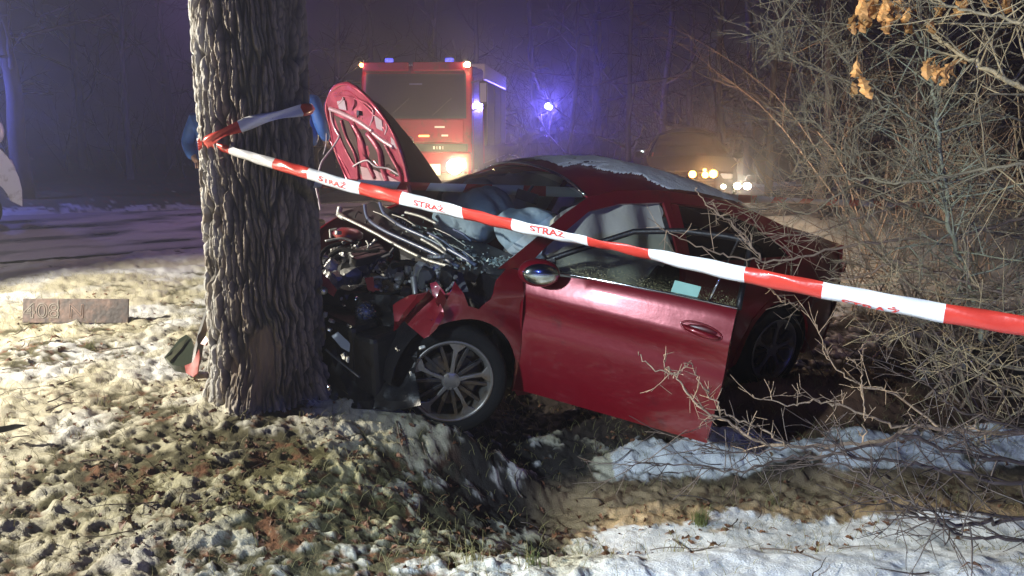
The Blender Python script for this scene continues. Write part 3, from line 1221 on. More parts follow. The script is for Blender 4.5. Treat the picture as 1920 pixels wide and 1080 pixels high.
def ap(px, py, d):
    """pixel and depth -> car space"""
    return w2c(at(px, py, d))


body_shell(CAR, RED, True)
make_wheel(CAR, 1.35, 1, math.radians(-22), camber=math.radians(2))
make_wheel(CAR, -1.35, 1)
make_wheel(CAR, 1.25, -1, math.radians(-12))
make_wheel(CAR, -1.35, -1)
seat(CAR, .05, .37)
seat(CAR, .05, -.37)
rs = MB()
rs.box((-.95, 0, .46), (.5, 1.25, .2))
rs.box((-1.2, 0, .80), (.16, 1.25, .55), (0, -.35, 0))
rs.build('rear_seat', mat('grey seat cloth', (.06, .06, .07)), CAR, bevel=.05, seg=3)
da = MB()
da.box((.86, 0, .78), (.42, 1.42, .26), (0, .12, 0), taper=.8)
da.box((.66, -.05, .60), (.22, .40, .30), (0, .3, 0))
da.box((.66, .37, .93), (.12, .36, .08), (0, .2, 0))
da.build('dashboard', GREYPL, CAR, bevel=.04, seg=3)
sw = MB()
P = []
for k in range(25):
    a = 2 * math.pi * k / 24
    v = Vector((0, .18 * math.cos(a), .18 * math.sin(a)))
    v.rotate(Euler((0, .45, 0)))
    P.append((.52 + v.x, .37 + v.y, .86 + v.z))
sw.tube(P, .016, 8, cap=False)
sw.box((.52, .37, .86), (.05, .32, .06), (0, .45, 0))
sw.build('steering_wheel', BLACKP, CAR, True)


def cushion(name, c, r, m, parent, seed, rot=(0, 0, 0), amp=.10):
    bm = bmesh.new()
    bmesh.ops.create_icosphere(bm, subdivisions=4, radius=1)
    Rm = Euler(rot).to_matrix()
    co = np.array([v.co for v in bm.verts])
    n = fbm(co[:, 0] * 2.1 + seed, co[:, 1] * 2.1 + co[:, 2] * 1.7, seed, 4) - .5
    for v, q in zip(bm.verts, n):
        s = 1 + amp * 2 * q
        p = Rm @ Vector((v.co.x * r[0] * s, v.co.y * r[1] * s, v.co.z * r[2] * s))
        v.co = p + Vector(c)
    me = bpy.data.meshes.new(name)
    bm.to_mesh(me)
    bm.free()
    me.materials.append(m)
    me.polygons.foreach_set('use_smooth', np.ones(len(me.polygons), bool))
    o = bpy.data.objects.new(name, me)
    C.objects.link(o)
    o.parent = parent
    return o


cushion('driver_airbag', (.62, .34, 1.06), (.17, .29, .17), FABRICW, CAR, 3, (0, .4, .1), .30)
cushion('passenger_airbag', (.66, -.30, 1.08), (.24, .36, .20), FABRICW, CAR, 8, (0, .5, -.1), .32)


def curtain(P):
    X, Z = P[:, 0], P[:, 1]
    Y = y_side(X, Z) - .085 - .03 * np.sin(X * 17 + 3 * Z) + .03 * (fbm(X * 6, Z * 6, 4, 3) - .5)
    return np.stack([X, Y, Z], 1)


for sg in (1, -1):
    panel('curtain_airbag', [(.66, 1.20), (.42, 1.31), (.15, 1.36), (-.235, 1.375), (-.24, 1.0), (.02, .86), (.30, .83), (.60, .90), (.80, 1.02)],
          (lambda P: curtain(P)) if sg == 1 else (lambda P: curtain(P) * np.array([1, -1, 1])), FABRIC, CAR, res=.03, thick=.03)
hd = MB()
hd.tube([(.40, 0, 1.33), (.44, 0, 1.27)], .012, 6)
hd.box((.44, 0, 1.25), (.04, .22, .07), (0, -.2, 0))
hd.build('inner_mirror', BLACKP, CAR, bevel=.01)

# open driver door: hinged at its front edge, swung out
DOOR = empty('driver_door', (.955, .865, 0), (0, 0, math.radians(-57)))
DOOR.parent = CAR
DOOR.scale = (.965, 1, 1)


def dsh(fn):
    def f(P):
        V = fn(P)
        return V - np.array([.955, .865, 0])
    return f


dpoly = [(.944, .236), (.950, .60), (.965, .945), (.55, .975), (.1, .985), (-.258, .985), (-.264, .60), (-.244, .236)]
panel('door_skin', dpoly, dsh(side_fn(1)), RED, DOOR, res=.04, thick=.0)
panel('door_inner', dpoly, dsh(side_fn(1, .09)), BLACKP, DOOR, res=.08, thick=.0)
rim = MB()
q = [dsh(side_fn(1))(np.array([p]))[0] for p in resample(dpoly, .08)]
q2 = [dsh(side_fn(1, .09))(np.array([p]))[0] for p in resample(dpoly, .08)]
n = len(q)
rim.add(q + q2, [(i, (i + 1) % n, (i + 1) % n + n, i + n) for i in range(n)])
rim.build('door_edge', RED, DOOR)
fr = MB()
frame = [(.945, .975), (.80, 1.062), (.60, 1.167), (.42, 1.258), (.15, 1.308), (-.10, 1.322), (-.235, 1.318), (-.250, 1.15), (-.262, .985)]
V = dsh(side_fn(1, .018))(np.array(resample(frame, .06, False)))
fr.tube([tuple(v) for v in V], .017, 8)
fr.build('window_frame', BLACKP, DOOR, True)
wr = MB()
V = dsh(side_fn(1, .012))(np.array([(-.10, .985), (-.13, 1.15), (-.165, 1.315)]))
wr.tube([tuple(v) for v in V], .007, 6)
V = dsh(side_fn(1, -.004))(np.array(resample([(.90, .972), (.5, .985), (.1, .994), (-.258, .994)], .1, False)))
wr.tube([tuple(v) for v in V], .007, 6)
wr.build('window_trim', CHROME, DOOR, True)
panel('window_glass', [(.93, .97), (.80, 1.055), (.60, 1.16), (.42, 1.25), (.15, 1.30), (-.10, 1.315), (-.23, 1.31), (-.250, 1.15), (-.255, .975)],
      dsh(side_fn(1, .02)), SPECKGLASS, DOOR, res=.09, thick=0, split=False)
st = MB()
V = dsh(side_fn(1, .016))(np.array([(.115, 1.0), (-.035, 1.0), (-.04, 1.055), (.11, 1.06)]))
st.add([tuple(v) for v in V], [(0, 1, 2, 3)])
st.build('paper_sticker', mat('pale green paper', (.35, .62, .52), .7, var=.1), DOOR)
# pull handle in its scooped cup
hx, hz = -.10, .845
cup = MB()
P_ = []
yb = float(y_side(hx, hz))
for k in range(22):
    a = 2 * math.pi * k / 21
    xx, zz = hx + .115 * math.cos(a), hz + .034 * math.sin(a) + .012 * math.cos(a)
    P_.append((xx - .955, float(y_side(xx, zz)) + .001 - .865, zz))
cup.tube(P_, .006, 6, cap=False)
cup.build('handle_cup', RED, DOOR, True)
hb = MB()
pts = []
for t_ in np.linspace(-1, 1, 13):
    xx, zz = hx + .105 * t_, hz - .004 + .012 * t_
    pts.append((xx - .955, float(y_side(xx, zz)) + .004 + .032 * (1 - t_ ** 4) - .865, zz))
hb.tube(pts, [.008 + .010 * (1 - abs(t_) ** 3) for t_ in np.linspace(-1, 1, 13)], 10)
hb.build('handle', RED, DOOR, True)
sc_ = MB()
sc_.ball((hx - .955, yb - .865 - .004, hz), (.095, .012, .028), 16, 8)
sc_.build('handle_shade', mat('handle recess shade', (.10, .004, .01), .35), DOOR, True)  # shade of the scooped recess painted as a darker red swell
# mirror with its glass turned towards us
mi = MB()
mi.ball((.0, .0, 0), (.075, .125, .078), 20, 12)
mo = mi.build('door_mirror', RED, DOOR, True)
mo.location = (.84 - .955, .985 - .865, .985)
mo.rotation_euler = (0, 0, -.95)
mg = MB()
mg.ball((-.050, .0, .0), (.035, .105, .062), 20, 12)
mgo = mg.build('mirror_glass', mat('silvered mirror glass', (.62, .70, .68), .10, 1.0, var=.35, vscale=9), mo, True)
ma = MB()
ma.tube([(.82 - .955, .865 - .865, .975), (.81 - .955, .93 - .865, 1.0)], [.03, .022], 8)
ma.prism([(.945 - .955, .965), (.78 - .955, .975), (.80 - .955, 1.06)], -.01, .008, 'xz')
ma.build('mirror_arm', BLACKP, DOOR)

# raised, folded bonnet
HB = empty('bonnet', (0, 0, 0))
HB.parent = CAR


def quadsurf(P00, P10, P11, P01, bul=(0, 0, 0)):
    P00, P10, P11, P01 = [np.array(p, float) for p in (P00, P10, P11, P01)]
    bul = np.array(bul)

    def f(u, v):
        u, v = u[:, None], v[:, None]
        return (P00 * (1 - u) + P10 * u) * (1 - v) + (P01 * (1 - u) + P11 * u) * v + bul * (4 * u * (1 - u)) * (4 * v * (1 - v))
    return f


def px_panel(name, pts, m, parent, dfun, res=.04, thick=.012, holes=(), off=0.0, wob=0.0, seed=1):
    """a bent sheet: outline as seen, distance given by dfun(px, py)"""
    poly = [(p[0] / 300.0, p[1] / 300.0) for p in pts]
    hl = [[(p[0] / 300.0, p[1] / 300.0) for p in h] for h in holes]

    def f(P):
        out = []
        w = (fbm(P[:, 0] * 14, P[:, 1] * 14, seed, 3) - .5) * 2 * wob
        for p, ww in zip(P, w):
            X, Y = p[0] * 300, p[1] * 300
            out.append(tuple(ap(X, Y, dfun(X, Y) + off + ww)))
        return np.array(out)
    return panel(name, poly, f, m, parent, holes=hl, res=res, thick=thick, offset=0)


def plane_d(p1, p2, p3):
    """distance field of the plane through three (px, py, depth) points"""
    A_ = np.array([[p[0], p[1], 1] for p in (p1, p2, p3)], float)
    k = np.linalg.solve(A_, np.array([1 / p[2] for p in (p1, p2, p3)]))
    return lambda x, y: 1 / (k[0] * x + k[1] * y + k[2])


dA = plane_d((768, 360, 5.15), (672, 352, 5.75), (650, 157, 5.35))
outA = [(768, 364), (764, 335), (756, 300), (744, 265), (727, 232), (706, 203), (686, 181), (668, 166), (650, 158), (633, 161), (620, 173),
        (613, 192), (614, 215), (621, 247), (631, 285), (643, 318), (656, 343), (672, 354), (700, 362)]
px_panel('bonnet_inner_panel', outA, REDIN, HB, dA, res=.03, thick=.006, wob=.035)
lipm = mat('bonnet edge highlight', (.42, .05, .10), .22, .3, coat=1)  # bright rim highlight painted as a lighter red
MB().tube([ap(p[0], p[1], dA(p[0], p[1]) - .012) for p in smooth_path(outA[:18], 70)], [.012 + .004 * math.sin(k * .7) for k in range(70)], 7).build('bonnet_lip', lipm, HB, True)
for pts_ in ([(618, 262), (640, 300), (660, 336)], [(700, 300), (716, 318), (742, 330)], [(626, 176), (652, 170), (676, 190), (700, 214), (722, 244), (742, 282)]):
    MB().tube([ap(p[0], p[1], dA(p[0], p[1]) - .012) for p in smooth_path(pts_, 16)], .006, 6).build('bonnet_crease', lipm, HB, True)
sh = [(x + (x - 690) * .035 + 2, y - 3 + (y - 260) * .02) for x, y in outA]
px_panel('bonnet_outer_skin', sh, RED, HB, dA, res=.035, thick=.003, off=.035, wob=.006)
# far half bent back behind the fold
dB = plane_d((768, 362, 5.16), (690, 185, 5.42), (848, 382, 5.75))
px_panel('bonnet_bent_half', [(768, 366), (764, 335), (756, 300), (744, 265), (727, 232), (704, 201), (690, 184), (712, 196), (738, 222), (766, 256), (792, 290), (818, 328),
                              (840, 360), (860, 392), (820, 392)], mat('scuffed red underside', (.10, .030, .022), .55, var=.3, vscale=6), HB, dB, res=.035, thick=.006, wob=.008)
# pressed ribs and pockets of the bonnet frame
rib = lambda pts, r, m=REDIN, o_=-.025, n=8, nm='frame_rib': MB().tube([ap(p[0], p[1], dA(p[0], p[1]) + o_) for p in smooth_path(pts, max(6, len(pts) * 4))], r, n).build(nm, m, HB, True)
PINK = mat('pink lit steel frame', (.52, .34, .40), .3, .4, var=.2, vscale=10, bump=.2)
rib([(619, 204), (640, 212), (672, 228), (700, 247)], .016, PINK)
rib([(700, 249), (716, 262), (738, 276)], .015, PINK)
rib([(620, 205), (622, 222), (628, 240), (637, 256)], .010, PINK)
rib([(637, 256), (648, 280), (660, 303), (668, 312)], .008, REDIN)
for pts, w in (([(640, 225), (650, 258), (668, 296), (672, 346)], .012), ([(662, 232), (680, 266), (688, 300), (704, 334)], .019),
               ([(690, 250), (712, 282), (717, 312), (728, 340)], .022), ([(722, 270), (736, 298), (750, 324), (752, 345)], .012)):
    rib(pts, w, REDIN, -.03)
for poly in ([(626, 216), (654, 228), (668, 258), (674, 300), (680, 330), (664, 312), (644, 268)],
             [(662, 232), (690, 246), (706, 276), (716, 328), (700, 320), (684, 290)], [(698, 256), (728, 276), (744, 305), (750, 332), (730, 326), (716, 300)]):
    px_panel('pocket_shade', poly, mat('pocket shade', (.035, .012, .012), .6), HB, dA, res=.03, thick=.003, off=-.012, wob=.01)  # dark sheets painting the shade inside the frame pockets
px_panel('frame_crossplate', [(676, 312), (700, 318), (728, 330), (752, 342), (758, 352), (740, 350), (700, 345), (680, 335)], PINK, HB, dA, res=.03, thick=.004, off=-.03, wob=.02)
for k, (a, b_) in enumerate((((628, 180), (668, 186)), ((634, 196), (644, 183)), ((660, 206), (664, 184)), ((694, 236), (700, 206)), ((668, 186), (700, 206)), ((722, 252), (724, 232)))):
    rib([a, ((a[0] + b_[0]) / 2 + 3, (a[1] + b_[1]) / 2 - 2), b_], .007, PINK if k % 2 else REDIN, -.016, 6)
for poly in ([(632, 190), (646, 188), (650, 207), (636, 204)], [(702, 216), (716, 226), (718, 246), (706, 240)], [(733, 256), (742, 266), (746, 280), (734, 272)]):
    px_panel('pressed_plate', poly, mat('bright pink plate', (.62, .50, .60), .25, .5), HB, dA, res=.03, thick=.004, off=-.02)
lt = MB()
lt.tube([ap(670, 220, 5.35), ap(674, 210, 5.33), ap(680, 207, 5.33), ap(684, 214, 5.33), ap(680, 224, 5.33)], .006, 6)
lt.box(ap(676, 212, 5.33), (.04, .04, .03))
lt.build('bonnet_latch', BLACKP, HB)
cb = MB()
cb.tube([ap(*p) for p in smooth_path([(662, 312, 5.3), (676, 304, 5.25), (690, 301, 5.22), (704, 312, 5.2), (728, 316, 5.18), (745, 326, 5.15), (755, 330, 5.15)], 24)], .006, 6)
cb.tube([ap(*p) for p in smooth_path([(637, 255, 5.4), (625, 275, 5.4), (612, 292, 5.35), (603, 305, 5.3), (596, 328, 5.3), (592, 345, 5.3), (597, 372, 5.3), (601, 394, 5.3)], 30)], .0065, 6)
cb.tube([ap(*p) for p in smooth_path([(612, 250, 5.5), (611, 272, 5.5), (606, 290, 5.5)], 9)], .003, 5)
cb.build('washer_hose', mat('pale hose', (.55, .50, .55), .4), HB, True)

# ---- what is left of the engine bay
EB = empty('engine_bay', (0, 0, 0))
EB.parent = CAR
blk = MB()
cushion('engine_block', (1.50, .0, .42), (.40, .62, .24), mat('oily black metal', (.02, .02, .022), .45, .4, var=.4, vscale=12, bump=.8), EB, 5, amp=.35)
bf = MB()
bf.box((1.83, .30, .38), (.20, .55, .42), (0, .15, .25))
bf.box((1.70, .62, .36), (.26, .20, .40), (.1, .1, .3))
bf.box((1.95, -.2, .34), (.12, .70, .34), (0, .2, .1))
bf.build('crushed_bumper', BLACKP, EB, bevel=.03)

rr_ = random.Random(99)
# cowl: long bright bar, plastic trough and wiper arms
def pxt(name, pts, r, m, n=8, parent=None):
    return MB().tube([ap(*p) for p in smooth_path(pts, max(8, 5 * len(pts)))], r, n).build(name, m, parent or EB, True)


SILV = mat('scratched aluminium', (.40, .40, .38), .48, .6, var=.3, vscale=18, bump=.2)
BLUELIT = mat('blue lit trim plastic', (.10, .13, .22), .30, var=.25, vscale=14)  # blue light on the trim painted into its colour
pxt('cowl_bar', [(632, 402, 5.55), (690, 430, 5.30), (750, 463, 5.08), (800, 487, 4.95), (845, 500, 4.85)], .011, SILV)
pxt('cowl_bar_end', [(638, 388, 5.56), (636, 402, 5.55), (646, 409, 5.5)], .020, SILV)
pxt('cowl_edge', [(684, 384, 5.45), (690, 410, 5.38), (720, 432, 5.25), (770, 455, 5.08), (820, 478, 4.92), (860, 500, 4.80)], [.011] * 30, BLUELIT)
pxt('cowl_lip', [(712, 380, 5.50), (722, 402, 5.40), (752, 424, 5.25), (800, 446, 5.1), (850, 472, 4.95), (892, 497, 4.80)], [.011] * 30, BLUELIT)
dC = plane_d((640, 400, 5.55), (850, 505, 4.85), (700, 380, 5.6))
px_panel('cowl_trough', [(640, 398), (660, 392), (684, 384), (700, 378), (740, 398), (800, 432), (870, 470), (905, 500), (890, 530), (850, 520), (800, 492), (740, 462), (690, 434)],
         mat('grey cowl plastic', (.035, .035, .036), .5, var=.3, vscale=12), EB, dC, res=.035, thick=.006, off=.03, wob=.03, seed=9)
for i in range(9):
    t_ = i / 8
    a = (665 + 165 * t_, 408 + 86 * t_, 5.42 - .5 * t_)
    pxt('cowl_clip', [a, (a[0] + 6, a[1] - 11, a[2] + .04), (a[0] + 14, a[1] - 8, a[2] + .04)], .007, mat('grey cowl plastic', (.035, .035, .036)), 6)
for i, (a, b_) in enumerate((((735, 402), (780, 424)), ((802, 436), (852, 468)), ((806, 442), (838, 470)), ((815, 428), (875, 462)), ((830, 450), (872, 492)), ((760, 398), (820, 420)),
                             ((842, 458), (890, 486)), ((850, 430), (884, 452)), ((790, 448), (850, 488)), ((700, 396), (742, 420)), ((868, 472), (884, 492)))):
    d0, d1 = 5.25 - (a[0] - 700) * .0020, 5.25 - (b_[0] - 700) * .0020
    pxt('wiper_linkage' if i % 2 else 'wiper_arm', [(a[0], a[1], d0), ((a[0] + b_[0]) / 2, (a[1] + b_[1]) / 2 - 3, (d0 + d1) / 2), (b_[0], b_[1], d1)],
        [.004 + .003 * (i % 3)] * 15, SILV if i % 3 != 1 else BLUELIT, 6)
# broken glass strewn on the cowl
sv, sf = [], []
for i in range(260):
    t_ = rr_.random()
    X, Y = (rr_.gauss(878, 18), rr_.gauss(482, 11)) if i % 3 == 0 else ((rr_.uniform(740, 900), 0) if i % 3 == 1 else (rr_.gauss(938, 17), rr_.gauss(490, 5)))
    if Y == 0: Y = 408 + (X - 740) * .52 + rr_.gauss(0, 9)
    p = ap(X, Y, dC(X, Y) - .005 + rr_.uniform(-.02, .02))
    s_ = rr_.uniform(.004, .013)
    b = len(sv)
    for _ in range(4):
        sv.append((p.x + rr_.gauss(0, s_), p.y + rr_.gauss(0, s_), p.z + rr_.gauss(0, s_ * .7)))
    sf += [(b, b + 1, b + 2), (b, b + 2, b + 3), (b, b + 3, b + 1), (b + 1, b + 3, b + 2)]
tag(mesh_obj('glass_crumbs', sv, sf, mat('crumbled glass', (.62, .72, .70), .12, .2, coat=1), EB), kind='stuff')
# engine top: castings, hoses, bolts
dE = plane_d((600, 460, 5.25), (600, 560, 4.85), (850, 540, 4.55))


def lump(name, c, s, m, seed, d_off=0):
    bm = bmesh.new()
    bmesh.ops.create_icosphere(bm, subdivisions=2, radius=1)
    R_ = random.Random(seed)
    p = ap(c[0], c[1], dE(*c) + d_off - .05)
    rot = Euler((R_.uniform(0, 3), R_.uniform(0, 3), R_.uniform(0, 3))).to_matrix()
    for v in bm.verts:
        q = Vector((np.sign(v.co.x) * abs(v.co.x) ** .5, np.sign(v.co.y) * abs(v.co.y) ** .5, np.sign(v.co.z) * abs(v.co.z) ** .5))
        q = q * (1 + R_.uniform(-.16, .16))
        v.co = (rot @ Vector((q.x * s * 1.3, q.y * s, q.z * s * .7))) + p
    me = bpy.data.meshes.new(name)
    bm.to_mesh(me)
    bm.free()
    me.materials.append(m)
    o = bpy.data.objects.new(name, me)
    C.objects.link(o)
    o.parent = EB
    return o


casts = [(625, 470), (645, 455), (668, 462), (690, 470), (612, 492), (640, 480), (665, 485), (700, 488), (720, 500), (740, 508), (765, 505), (790, 512), (615, 515), (650, 505), (735, 525),
         (770, 528), (800, 530), (815, 505), (840, 520), (830, 545), (760, 545), (800, 550), (705, 535)]
mats_e = [ALU, SILV, ALU, BLACKP, GREYPL]
for i, c in enumerate(casts + [(x + 9, y + 13) for x, y in casts]):
    lump('casting' if i % 3 else 'bracket', c, rr_.choice((.012, .018, .026, .05)), mats_e[i % 5], i, rr_.uniform(-.02, .03))
for i in range(60):
    x0 = rr_.uniform(598, 850)
    y0 = 462 + (x0 - 600) * .20 + rr_.uniform(-14, 62)
    a = rr_.uniform(-.5, .9)
    L = rr_.uniform(14, 46)
    d0 = dE(x0, y0) - rr_.uniform(-.04, .05)
    pts = [(x0, y0, d0)]
    for k in range(3):
        a += rr_.gauss(0, .55)
        pts.append((pts[-1][0] + math.cos(a) * L / 3, pts[-1][1] + math.sin(a) * L / 3, pts[-1][2] + rr_.uniform(-.02, .02)))
    pxt('wiring' if i % 4 == 0 else 'pipe', pts, rr_.choice((.004, .006, .008, .011)), mats_e[rr_.randrange(5)], 6)
for i in range(46):
    x0 = rr_.uniform(600, 860)
    y0 = 458 + (x0 - 600) * .2 + rr_.uniform(-6, 60)
    p = ap(x0, y0, dE(x0, y0) - .045)
    MB().tube([p, p + Vector((0, .012, .012))], rr_.uniform(.006, .013), 6).build('bolt', STEEL if i % 2 else SILV, EB)
MB().ball(ap(653, 440, 5.2), (.10, .085, .045), 16, 10, .05).build('red_tank', mat('red tank', (.32, .035, .035), .3, coat=.5), EB, True)
pxt('tank_cap', [(634, 440, 5.08), (634, 433, 5.08)], .022, SILV, 12)
for p_ in ([(618, 432, 5.15), (632, 429, 5.15)], [(619, 430, 5.15), (620, 446, 5.15)], [(610, 452, 5.1), (640, 447, 5.1), (660, 452, 5.1)]):
    pxt('tank_pipe', p_, .008, SILV, 6)
cv = MB()
cvp = ap(690, 478, 4.98)
for k in range(6):
    cv.box((cvp.x + .01 * k - .02, cvp.y - .11 + .045 * k, cvp.z + .004 * (k % 2)), (.26, .035, .05), (.05, .12, .35))
cv.build('engine_cover', mat('scuffed black cover', (.03, .03, .032), .38, var=.4, vscale=20), EB, bevel=.008)
for p_, r_ in (([(618, 480, 5.0), (640, 468, 4.98), (672, 474, 4.95), (712, 470, 4.95)], .016), ([(735, 500, 4.72), (760, 492, 4.7), (790, 500, 4.68), (812, 520, 4.6), (806, 545, 4.55)], .018),
               ([(606, 505, 4.95), (600, 485, 5.0), (612, 466, 5.05), (640, 456, 5.1)], .013), ([(690, 540, 4.7), (720, 552, 4.62), (760, 546, 4.6), (800, 560, 4.55)], .012)):
    pxt('coolant_hose', p_, r_, RUBBER, 10)
MB().tube([ap(823, 486, 4.72), ap(823, 478, 4.72)], .07, 20).build('strut_tower_cap', ALU, EB, bevel=.006)
bt = ap(858, 470, 4.95)
# corrugated intake hose
hp = smooth_path([(622, 528, 4.98), (650, 524, 4.95), (680, 512, 4.93), (706, 496, 4.93), (722, 488, 4.95)], 41)
rad_ = [(.034 if 12 < k < 38 and k % 3 else (.026 if 12 < k < 38 else .030)) for k in range(41)]
MB().tube([ap(*p) for p in hp], rad_, 14).build('intake_hose', mat('ribbed rubber hose', (.07, .072, .075), .35, coat=.4), EB, True)
# twisted metal tongue hanging down, shattered lamp, red bits
pxt('hanging_strut', [(775, 520, 4.45), (778, 545, 4.42), (779, 570, 4.42), (775, 600, 4.44)], [.020, .019, .018, .018, .018, .017, .016, .016, .015, .014, .014, .013, .013, .012, .011, .010, .010, .008, .006, .004],
    SILV, 5)
fl = MB()
c = ap(685, 584, 4.55)
fl.tube([c, c + (ap(685, 584, 4.40) - c) * .5], [.060, .055], 22)
fl.build('fog_lamp', mat('lamp bowl', (.30, .33, .38), .12, .9), EB, True)
MB().tube([ap(685, 584, 4.475), ap(685, 584, 4.462)], .044, 20).build('fog_lamp_lens', mat('lens glass blue', (.10, .12, .22), .06, .3, coat=1), EB, True)
for k in range(7):
    a = k * .9
    pxt('lamp_splinter', [(685 + 20 * math.cos(a), 584 + 17 * math.sin(a), 4.47), (685 + 9 * math.cos(a + .8), 584 + 8 * math.sin(a + .8), 4.44)], .005, CHROME, 5)
px_panel('red_bumper_scrap', [(598, 514), (606, 512), (631, 543), (625, 556), (610, 545), (600, 532)], mat('bright red scrap', (.42, .07, .06), .35, coat=.6), EB,
         plane_d((600, 515, 4.55), (630, 545, 4.5), (600, 555, 4.5)), res=.025, thick=.012, wob=.01)
MB().tube([ap(606, 545, 4.46), ap(607, 545, 4.40)], .022, 14).build('horn', STEEL, EB, True)
px_panel('red_bracket', [(684, 522), (700, 520), (702, 540), (714, 544), (700, 548), (690, 544)], mat('bright red scrap', (.42, .07, .06)), EB,
         plane_d((684, 520, 4.7), (714, 544, 4.65), (684, 550, 4.65)), res=.025, thick=.012, wob=.01)
px_panel('lamp_housing_scrap', [(622, 630), (634, 622), (656, 645), (655, 660), (640, 652)], mat('grey translucent scrap', (.33, .36, .38), .25), EB,
         plane_d((620, 620, 4.35), (656, 645, 4.32), (640, 660, 4.3)), res=.03, thick=.008, wob=.02)
for i, (x0, y0) in enumerate(((646, 668), (652, 674), (656, 611), (640, 560), (645, 573), (622, 602), (668, 560), (770, 700), (745, 655), (792, 652), (616, 726), (610, 590), (618, 618))):
    lump('shattered_piece', (x0, y0), rr_.uniform(.008, .016), SILV if i % 2 else CHROME, 50 + i, -.18)
pxt('bent_rod', [(610, 655, 4.30), (640, 680, 4.28), (675, 708, 4.25)], .006, GREYPL, 6)
dF = plane_d((600, 540, 4.72), (790, 560, 4.50), (700, 780, 4.35))
px_panel('torn_front_liner', [(598, 548), (640, 542), (700, 552), (760, 556), (812, 575), (800, 600), (785, 640), (778, 700), (790, 760), (740, 770), (660, 765), (598, 750)],
         BLACKP, EB, dF, res=.035, thick=.006, wob=.07, seed=4)
# light crumpled paint shreds on the fender edge
for poly, dd in (([(806, 532), (818, 528), (832, 546), (840, 560), (828, 565), (812, 556)], 4.42), ([(836, 552), (856, 540), (858, 556), (842, 562)], 4.42)):
    px_panel('paint_shred', poly, mat('bent pink red sheet', (.42, .04, .07), .3, coat=.8), EB, lambda x, y, dd=dd: dd, res=.02, thick=.004, wob=.02)
px_panel('battery_tray', [(845, 515), (866, 512), (878, 545), (850, 546)], mat('grey tray plastic', (.12, .12, .13), .5), EB, plane_d((845, 515, 4.7), (878, 545, 4.62), (845, 546, 4.62)), res=.03, thick=.02, wob=.01)


# snow left on the roof
def roof_snow():
    nu, nv = 320, 280
    u, v = np.meshgrid(np.linspace(0, 1, nu), np.linspace(0, 1, nv))
    X = (.30 - u * 1.40).ravel()
    Yn = (v * 2 - 1).ravel()
    hw = y_side(X, z_edge(X)) - .02
    Y = Yn * hw
    m = fbm(X * 2.2 + 3, Yn * 9, 5, 5) + .5 * (fbm(X * 9, Yn * 30, 15, 3) - .5)
    want = .47 + .26 * sst(.2, -.7, X) - .70 * sst(.30, .85, Yn + X * .9 - .12) + .05
    k = want - (1 - m) * .55 - .08
    th = sst(.0, .10, k)
    z = z_top(X, Y) + .004 + .014 * th * (.6 + .8 * fbm(X * 20, Y * 20, 6, 3))
    idx = np.arange(nu * nv).reshape(nv, nu)
    Fc = np.stack([idx[:-1, :-1], idx[:-1, 1:], idx[1:, 1:], idx[1:, :-1]], -1).reshape(-1, 4)
    Fc = Fc[th[Fc].min(1) > .12]
    used = np.unique(Fc)
    re = np.full(nu * nv, -1)
    re[used] = np.arange(len(used))
    V = np.stack([X, Y, z], 1)[used]
    V = np.array([tuple(CM @ Vector(p)) for p in V])
    o = mesh_obj('roof_snow', V, re[Fc], mat('old snow', (.78, .79, .80), .6, bump=.5, bscale=120), None, True)
    tag(o, 'streaky patches of wet snow on the red car roof', 'snow', kind='stuff')


roof_snow()


# --------------------------------------------------- parked cars with lit lamps
def plain_car(name, loc, yaw, paint, label, scale=(1, 1, 1), group=None):
    r = empty(name, loc, (0, 0, yaw))
    r.scale = scale
    tag(r, label, 'car', group)
    body_shell(r, paint, False)
    for x in (1.35, -1.35):
        for s in (1, -1):
            make_wheel(r, x, s)

    def hood(u, v):
        X = 1.16 + u * 1.02
        hw = y_side(X, z_edge(X)) - .006
        Y = (v * 2 - 1) * hw
        return np.stack([X, Y, z_top(X, Y)], 1)
    grid_obj('bonnet', 16, 18, hood, paint, r, thick=.01)

    def nose(u, v):
        Z = .22 + v * .52
        Y = (u * 2 - 1) * .735
        X = 2.18 + .10 * np.sin(np.clip((Z - .1) / .7, 0, 1) * math.pi) + .10 * (1 - (np.abs(Y) / .735) ** 3)
        return np.stack([X, Y, Z], 1)
    grid_obj('front_bumper', 22, 14, nose, paint, r, thick=.01)
    g = MB()
    for k in range(4):
        g.box((2.395 - .004 * k, 0, .42 + .055 * k), (.02, .74, .018))
    g.build('grille', BLACKP, r)
    for s in (1, -1):
        MB().box((2.27, s * .60, .66), (.12, .24, .10), (0, 0, -s * .35)).build('headlight', mat('headlight glass', (.7, .72, .75), .08, .2, coat=1), r, bevel=.02)
    return r


WHITE = mat('white vehicle paint', (.80, .80, .80), .25, coat=1.0, dirt=(.3, .27, .22), dscale=4, damt=.25)
NAVY = mat('dark vehicle paint', (.006, .006, .010), .9, spec=.05)
WC = empty('white_van', tuple(at(50, 428, 12.3)), (0, 0, math.radians(38)))
WC.location.z = 0.02
tag(WC, 'white van at the left edge, only its front corner and mirror showing', 'van')
vp = [(-5.2, .40), (-3.9, .40)] + arc(-4.35 + .9, .38, .43, 180, 0, 10) + [(-1.05, .33)] + arc(-.62, .40, .45, 180, 8, 14) + \
    [(-.02, .36), (.0, .62), (-.02, .80), (-.07, .98), (-.14, 1.13), (-.22, 1.24), (-.62, 1.38), (-1.25, 2.25), (-1.6, 2.42), (-5.2, 2.42)]
van = MB()
van.prism(vp, -.02, 1.92, 'xz')
van.build('body', WHITE, WC, bevel=.06, seg=3)
MB().add([(-.68, .10, 1.42), (-.68, 1.80, 1.42), (-1.24, 1.72, 2.22), (-1.24, .18, 2.22)], [(0, 1, 2, 3)]).build('windscreen', DARKGLASS, WC, fn=lambda v: (v[0] + .03, v[1], v[2] + .02))
